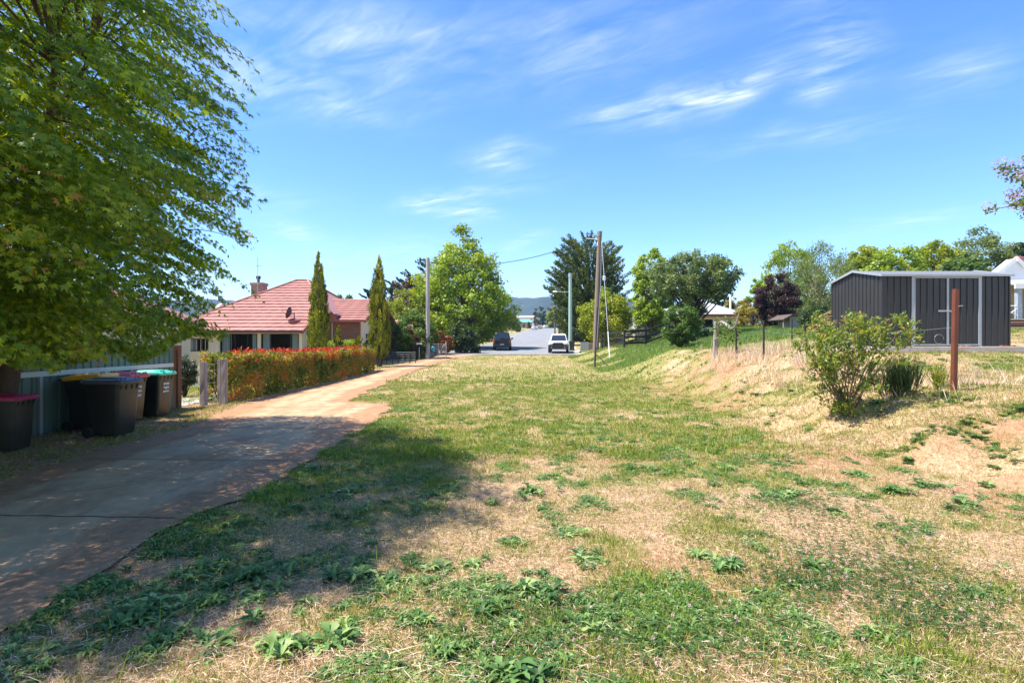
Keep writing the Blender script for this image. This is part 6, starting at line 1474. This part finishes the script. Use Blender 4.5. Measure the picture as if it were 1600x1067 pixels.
# --- green grass blades
xs_, ys_, hs_, ws_ = [], [], [], []
for n, d0, d1, hmul, wmul in ((350000, 1.6, 9, 1.0, 1.0), (310000, 8, 24, 1.3, 1.8), (150000, 22, 62, 2.0, 4.2)):
    x, y = scatter(n, d0, d1, 1.2); gr = greenness(x, y); clump = fbm(x * 5, y * 5, 33, 3)
    gr = gr * (1 - .35 * (1 - sstep(4, 7.5, y)))
    keep = (rng.uniform(0, 1, n) < np.clip(gr * 1.25 - .06, 0, 1) * np.clip((clump - .30) * 3, .12, 1)) & clear(x, y); x, y, gr = x[keep], y[keep], gr[keep]; m = len(x)
    h = rng.uniform(.025, .075, m) * (.6 + .7 * gr) * hmul; tallpatch = fbm(x * 1.2, y * 1.2, 77, 3) > .62; h *= np.where(tallpatch, 1.5, 1)
    xs_.append(x); ys_.append(y); hs_.append(h); ws_.append(rng.uniform(.003, .0065, m) * wmul)
x, y, h, w = np.concatenate(xs_), np.concatenate(ys_), np.concatenate(hs_), np.concatenate(ws_)
blades(x, y, h, w, .75, 'green_grass', 'green_blade', 'patchy short green grass growing across the verge', 'grass')
# --- dry straw: mown stalks lying flat and short upright dead blades
xs_, ys_, hs_, ws_ = [], [], [], []
for n, d0, d1, hmul, wmul in ((250000, 1.6, 9, 1.0, 1.0), (145000, 8, 24, 1.4, 2.0)):
    x, y = scatter(n, d0, d1, 1.2); gr = greenness(x, y); so = soilness(x, y)
    keep = (rng.uniform(0, 1, n) < (1.05 - .75 * gr) * (1 - .72 * so) * (.35 + .65 * sstep(.36, .55, fbm(x * 3.2, y * 3.2, 91, 3)))) & clear(x, y); x, y = x[keep], y[keep]; m = len(x)
    xs_.append(x); ys_.append(y); hs_.append(rng.uniform(.03, .13, m) * hmul); ws_.append(rng.uniform(.0018, .0042, m) * wmul)
x, y, h, w = np.concatenate(xs_), np.concatenate(ys_), np.concatenate(hs_), np.concatenate(ws_)
blades(x, y, h, w, .8, 'dry_straw', 'straw', 'pale mown straw lying over the dry ground', 'straw', .2, True)
xs_, ys_, hs_, ws_ = [], [], [], []
for n, d0, d1, hmul, wmul in ((190000, 1.6, 9, 1.0, 1.0), (145000, 8, 24, 1.4, 1.9), (60000, 22, 60, 2.2, 4.5)):
    x, y = scatter(n, d0, d1, 1.2); gr = greenness(x, y); so = soilness(x, y)
    keep = (rng.uniform(0, 1, n) < (1.0 - .45 * gr) * (1 - .7 * so)) & clear(x, y); x, y = x[keep], y[keep]; m = len(x)
    xs_.append(x); ys_.append(y); hs_.append(rng.uniform(.015, .05, m) * hmul); ws_.append(rng.uniform(.002, .005, m) * wmul)
x, y, h, w = np.concatenate(xs_), np.concatenate(ys_), np.concatenate(hs_), np.concatenate(ws_)
blades(x, y, h, w, .9, 'dead_grass', 'straw', 'short dead grass stubble between the green patches', 'grass', .2, False, -.12)
xs_, ys_, hs_, ws_ = [], [], [], []
for n, d0, d1, hmul, wmul in ((400000, 1.6, 9, 1.0, 1.1), (400000, 8, 24, 1.4, 2.1), (110000, 22, 60, 2.2, 4.5)):
    x, y = scatter(n, d0, d1, 1.2); so = soilness(x, y); pn2 = fbm(x * 1.7, y * 1.5, 140, 4)
    keep = (rng.uniform(0, 1, n) < np.clip((pn2 - .33) * 5, .12, 1) * (1 - .6 * so) * (1 - .6 * (1 - sstep(3.5, 7, y)) * (1 - sstep(0, 1.6, x)))) & clear(x, y); x, y = x[keep], y[keep]; m = len(x)
    xs_.append(x); ys_.append(y); hs_.append(rng.uniform(.02, .065, m) * hmul); ws_.append(rng.uniform(.002, .005, m) * wmul)
x, y, h, w = np.concatenate(xs_), np.concatenate(ys_), np.concatenate(hs_), np.concatenate(ws_)
blades(x, y, h, w, .8, 'half_dry_grass', 'halfdry', 'thin olive half-dried grass mixed through the verge', 'grass')
# --- tall dry grass along the picket line
X, Y = [], []
for px, py, sx, n in ((1125, 562, .55, 700), (1145, 564, .5, 1100), (1165, 566, .7, 1600), (1180, 568, .6, 900), (1205, 573, .7, 700), (1235, 578, .6, 1300), (1250, 582, .6, 1500), (1275, 590, .5, 700), (1215, 545, 1.6, 1500), (1440, 606, .4, 320), (1425, 615, .3, 200), (1510, 612, .5, 130), (1390, 610, .4, 240), (1550, 600, .6, 90), (1585, 608, .5, 80), (1340, 600, .5, 260)):
    p = place(px, py); X.append(p.x + rng.normal(size=n) * sx); Y.append(p.y + rng.normal(size=n) * sx * .8)
x, y = np.concatenate(X), np.concatenate(Y); n = len(x)
pn_ = fbm(x * 2.2, y * 2.2, 12, 3); k = (pn_ > .53); x, y = x[k], y[k]; n = len(x)
blades(x, y, rng.uniform(.12, .48, n) * np.clip(1.6 - .0 * x, .4, 1.2) * (.45 + .9 * vnoise(x * 1.5, y * 1.5, 4)), rng.uniform(.005, .012, n), .55, 'tall_dry_grass', 'straw', 'tall bleached dry grass along the boundary pickets', 'grass', .35, False, .22)
# --- tall green weeds on the bank and beyond the fence
n = 150000; x = rng.uniform(4.6, 24, n); y = rng.uniform(27, 48, n); k = (x / y < .62) & (fbm(x * .5, y * .5, 61, 4) + .25 * sstep(8, 12, x) > .45) & ((x < 8.2) | (y > 29)); x, y = x[k], y[k]; n = len(x)
tall = np.where(x > 9.2, .40, .20) * (.4 + 1.1 * fbm(x * .6, y * .6, 13, 3))
blades(x, y, rng.uniform(.4, 1.1, n) * tall, rng.uniform(.018, .045, n), .6, 'tall_weeds', 'tallweed', 'lush tall green weeds on the bank and behind the pickets', 'weeds', .45)

# --- broad-leaved rosette weeds
def rosette(r, nl, lobed=True):
    V = []; F = []; T = []
    for k in range(nl):
        a = 2.399 * k + r.uniform(-.3, .3); ln = r.uniform(.55, 1.0); wid = ln * r.uniform(.09, .145); rise = r.uniform(.2, 1.5); tw = r.uniform(-.25, .25)
        d = np.array([math.cos(a), math.sin(a), 0]); s = np.array([-math.sin(a), math.cos(a), tw]); rows = 7; b = len(V)
        for i in range(rows):
            t = i / (rows - 1); c = d * ln * t * (1 - .1 * rise) + np.array([0, 0, ln * rise * (t - .75 * t * t) + .01])
            w_ = wid * math.sin(math.pi * min(.06 + .9 * t ** .8, 1)) * ((1.4 if i % 2 else .55) if lobed else 1) + .004
            V += [c - s * w_ + np.array([0, 0, .25 * w_]), c, c + s * w_ + np.array([0, 0, .25 * w_])]
        for i in range(rows - 1):
            q = b + i * 3; F += [(q, q + 1, q + 4, q + 3), (q + 1, q + 2, q + 5, q + 4)]; 
        T += [r.uniform(0, 1)] * ((rows - 1) * 2)
    return np.array(V), np.array(F), np.array(T)
def weed_patch(seed):
    r = np.random.default_rng(seed); Vs, Fs, Ts = [], [], []; b = 0
    for q in range(int(r.integers(5, 10))):
        V, F, T = rosette(r, int(r.integers(10, 22)), r.uniform() < .97); s = r.uniform(.28, .62) if q else r.uniform(.5, .75)
        o = np.array([r.normal() * .36, r.normal() * .36, r.uniform(0, .08)]) * (1 if q else 0)
        Vs.append(V * np.array([s, s, s * r.uniform(.6, 1.2)]) + o); Fs.append(F + b); b += len(V); Ts.append(np.clip(T * .75 + r.uniform(-.35, .5), 0, 1))
    return np.concatenate(Vs), np.concatenate(Fs), np.concatenate(Ts)
PR = [weed_patch(k) for k in range(12)]
WEED = leafmat('leaf_weed', [(.040, .10, .024), (.09, .185, .045), (.16, .28, .07), (.32, .42, .14)], .3, .5)
hero = [(300,905),(330,925),(270,940),(420,890),(390,908),(450,900),(350,880),(240,960),(560,800),(600,785),(540,770),(620,760),(310,950),(220,975),(160,1000),(365,925),(478,945),(520,905),(575,870),(600,915),(640,935),(690,890),(738,885),(595,960),(650,975),(775,950),(832,935),(880,832),(770,790),(830,770),(905,760),(960,690),(1010,735),(1080,725),(1135,735),(1040,700),(1225,778),(1120,760),(925,875),(1055,900),(1140,890),(1270,890),(1230,915),(400,935),(340,1010),(430,1020),(520,1010),(600,1045),(690,1020),(790,1055),(930,980),(980,1000),(1060,950),(1440,760),(1390,770),(1340,745),(1505,790),(1545,760),(560,905),(1180,860),(270,1000),(190,985),(1385,1000),(1500,945),(1300,800)]
HM = []
for k, (V, F, T) in enumerate(PR):
    o = np_mesh('weed_rosette', V * .205, F, WEED, None, {'rnd': T}); HM.append(o.data); bpy.data.objects.remove(o)
rr = np.random.default_rng(4)
for k, (px, py) in enumerate(hero):
    p = place(px, py, 1.5); o = bpy.data.objects.new('weed_rosette', HM[k % 12]); COL.objects.link(o)
    o.location = p; s = rr.uniform(.55, 1.35); o.scale = (s, s, s * rr.uniform(.8, 1.2)); o.rotation_euler = (rr.uniform(-.1, .1), rr.uniform(-.1, .1), rr.uniform(0, 6.28))
    tag(o, 'broad-leaved green weed rosette spread flat in the dry foreground grass', 'weed', 'weed rosettes in the foreground grass')
def rosette_field(n, d0, d1, thr, size, name, label, seed):
    global rng
    rng = np.random.default_rng(seed); x, y = scatter(n, d0, d1, 1.25); gr = greenness(x, y); c = fbm(x * 2.6, y * 2.3, 88, 3)
    k = clear(x, y) & (1.35 * (c - .5) + .5 + .5 * gr + rng.uniform(-.12, .12, n) > thr); x, y = x[k], y[k]; z = G(x, y); n = len(x)
    VV_, FF_, TT_ = [], [], []; b = 0
    for i in range(n):
        V, F, T = PR[rng.integers(0, 12)]; s = size * rng.uniform(.45, 1.1); a = rng.uniform(0, 6.28); ca, sa = math.cos(a), math.sin(a)
        Q = np.stack([V[:, 0] * ca - V[:, 1] * sa, V[:, 0] * sa + V[:, 1] * ca, V[:, 2] * rng.uniform(.7, 1.3)], 1) * s + np.array([x[i], y[i], z[i]])
        VV_.append(Q); FF_.append(F + b); b += len(V); TT_.append(np.clip(T * .7 + rng.uniform(-.1, .35), 0, 1))
    o = np_mesh(name, np.concatenate(VV_), np.concatenate(FF_), WEED, None, {'rnd': np.concatenate(TT_)}); return tag(o, label, 'weeds', kind='stuff')
rosette_field(12000, 2.1, 9, .86, .115, 'small_weeds', 'scattered small leafy weeds all through the near verge', 6)
rosette_field(9500, 8, 28, .84, .14, 'verge_weeds', 'leafy weeds in drifts through the middle of the verge', 7)
# weeds hugging the driveway edge
def edge_weeds():
    global rng
    rng = np.random.default_rng(15); y = rng.uniform(2.2, 14.5, 640); x = drive_r(y) + np.abs(rng.normal(size=640)) * .38 + .03; k = fbm(y * 1.4, y * 0, 3, 2) > .40; x, y = x[k], y[k]; z = G(x, y)
    VV_, FF_, TT_ = [], [], []; b = 0
    for i in range(len(x)):
        V, F, T = PR[rng.integers(0, 12)]; s = rng.uniform(.05, .15); a = rng.uniform(0, 6.28); ca, sa = math.cos(a), math.sin(a)
        Q = np.stack([V[:, 0] * ca - V[:, 1] * sa, V[:, 0] * sa + V[:, 1] * ca, V[:, 2] * 1.2], 1) * s + np.array([x[i], y[i], z[i]])
        VV_.append(Q); FF_.append(F + b); b += len(V); TT_.append(T)
    tag(np_mesh('edge_weeds', np.concatenate(VV_), np.concatenate(FF_), WEED, None, {'rnd': np.concatenate(TT_)}), 'weeds creeping over the edge of the concrete driveway', 'weeds', kind='stuff')
edge_weeds()
# --- clover patch with pale pink heads
def clover():
    global rng
    rng = np.random.default_rng(21); P = []
    for px, py, s, n in ((1330, 880, .36, 500), (1400, 900, .4, 600), (1370, 935, .3, 450), (1290, 820, .5, 450), (1450, 930, .35, 400), (1250, 790, .3, 500), (1100, 1010, .3, 700), (800, 980, .35, 600), (1230, 905, .2, 300), (1480, 975, .2, 400)):
        p = place(px, py, 1.5); P.append(np.stack([p.x + rng.normal(size=n) * s, p.y + rng.normal(size=n) * s * .7], 1))
    P = np.concatenate(P); n = len(P); C0 = np.stack([P[:, 0], P[:, 1], G(P[:, 0], P[:, 1]) + rng.uniform(.012, .05, n)], 1)
    A = []; B = []; a0 = rng.uniform(0, 6.28, n)
    for k in range(3):
        a = a0 + k * 2.094; d = np.stack([np.cos(a), np.sin(a), np.full(n, .15)], 1); A.append(C0 + d * .008); B.append(d)
    A = np.concatenate(A); B = np.concatenate(B); m = len(A)
    V, F = leafquads(A, B, rng.normal(size=(m, 3)) * .3 + np.array([0, 0, 1.0]), np.full(m, .017), np.full(m, .015))
    tag(np_mesh('clover', V, F, leafmat('leaf_clover', [(.03, .07, .015), (.055, .115, .022), (.09, .16, .03)], .3), None, {'rnd': rng.uniform(0, 1, m)}), 'low patch of dark clover in the right foreground', 'clover', kind='stuff')
    k = rng.choice(n, 90, replace=False); Q = C0[k]; Q[:, 2] += .03; h = 26
    C = np.repeat(Q, h, 0) + rdirs(len(Q) * h) * .008; m = len(C)
    V, F = leafquads(C, rdirs(m) + np.array([0, 0, .8]), rdirs(m), np.full(m, .011), np.full(m, .005))
    tag(np_mesh('clover_flowers', V, F, leafmat('petal_clover', [(.62, .36, .32), (.70, .50, .44), (.74, .64, .56)], .3), None, {'rnd': rng.uniform(0, 1, m)}), 'pale pink clover heads dotted over the clover patch', 'flowers', kind='stuff')
clover()
# --- leaf litter and dry thatch under the bins
rng = np.random.default_rng(31)
n = 40000; y = rng.uniform(5.2, 15, n); x = rng.uniform(-9.4, -5.7, n); k = (x < drive_l(y) + .15 * rng.normal(size=n)) & (fbm(x * 1.6, y * 1.6, 19, 4) > .40); x, y = x[k], y[k]; n = len(x)
blades(x, y, rng.uniform(.04, .16, n), rng.uniform(.003, .008, n), .9, 'leaf_litter', 'straw', 'dry thatch and litter on the soil in front of the bins', 'litter', .15, True, -.30)
n = 3600; y = rng.uniform(5.2, 15, n); x = rng.uniform(-8.2, -5.8, n); k = (x < drive_l(y) + .02) & (fbm(x * 1.4, y * 1.4, 23, 3) > .50); x, y = x[k], y[k]; n = len(x)
blades(x, y, rng.uniform(.04, .14, n), rng.uniform(.004, .009, n), .9, 'bin_side_grass', 'green_blade', 'sparse grass and sprigs around the feet of the bins', 'grass')
# long seeded stalks in the foreground
rng = np.random.default_rng(8); n = 240; x, y = scatter(n, 2.2, 9, 1.1, .85); k = clear(x, y) & (x > -2.6); x, y = x[k], y[k]; n = len(x)
blades(x, y, rng.uniform(.12, .3, n), rng.uniform(.004, .007, n), .35, 'seed_stalks', 'green_blade', 'a few tall thin seeding stalks in the verge', 'grass')
# long loose stalks strewn over the bank and verge
rng = np.random.default_rng(55); n = 5200; x, y = scatter(n, 2.3, 16, 1.3); ft = np.interp(y, [0, 6, 9, 14, 20], [6.2, 5.4, 4.2, 4.7, 5.4]); k = clear(x, y) & (rng.uniform(0, 1, n) < np.where(x > ft - .8, 1.0, .16)); x, y = x[k], y[k]; n = len(x)
blades(x, y, rng.uniform(.14, .42, n), rng.uniform(.0025, .005, n), .8, 'loose_stalks', 'straw', 'long loose dry stalks strewn over the bank', 'straw', .2, True, .1)
# --- red soil crumbs on bare patches
rng = np.random.default_rng(17); n = 26000; x, y = scatter(n, 2.1, 16, 1.2); ed = np.minimum(np.abs(x - drive_r(y)), np.abs(x - drive_l(y)))
k = ((rng.uniform(0, 1, n) < soilness(x, y)) & clear(x, y)) | ((y < 15) & on_drive(x, y) & (rng.uniform(0, 1, n) < .9 * np.exp(-ed / .22))); x, y = x[k], y[k]; n = len(x); z = G(x, y) + .022 * on_drive(x, y); s = rng.uniform(.003, .014, n)
base_ = np.array([(1, 0, 0), (-.5, .87, 0), (-.5, -.87, 0), (0, 0, 1.1)]); V = (np.stack([x, y, z - .001], 1)[:, None] + base_[None] * s[:, None, None] * rng.uniform(.6, 1.3, (n, 4, 1))).reshape(-1, 3)
F = (np.array([(0, 1, 3), (1, 2, 3), (2, 0, 3)])[None] + (np.arange(n) * 4)[:, None, None]).reshape(-1, 3)
tag(np_mesh('soil_crumbs', V, F, pmat('red_soil_crumb', (.34, .16, .08), .95, .3)), 'crumbs of dry red soil on the bare patches', 'soil', kind='stuff')

# ================================================================== AIR: thin even haze that turns the far ridge blue
mb = MB().box(-3200, 3200, -60, 3200, -40, 190)
hz = mb.build('haze', None)
m, nt, out = _nodes('haze_air'); v = nt.nodes.new('ShaderNodeVolumePrincipled'); v.inputs['Color'].default_value = (.46, .70, 1.0, 1); v.inputs['Density'].default_value = .00017; v.inputs['Anisotropy'].default_value = .0
nt.links.new(v.outputs[0], out.inputs['Volume']); hz.data.materials.append(m)
tag(hz, kind='stuff')
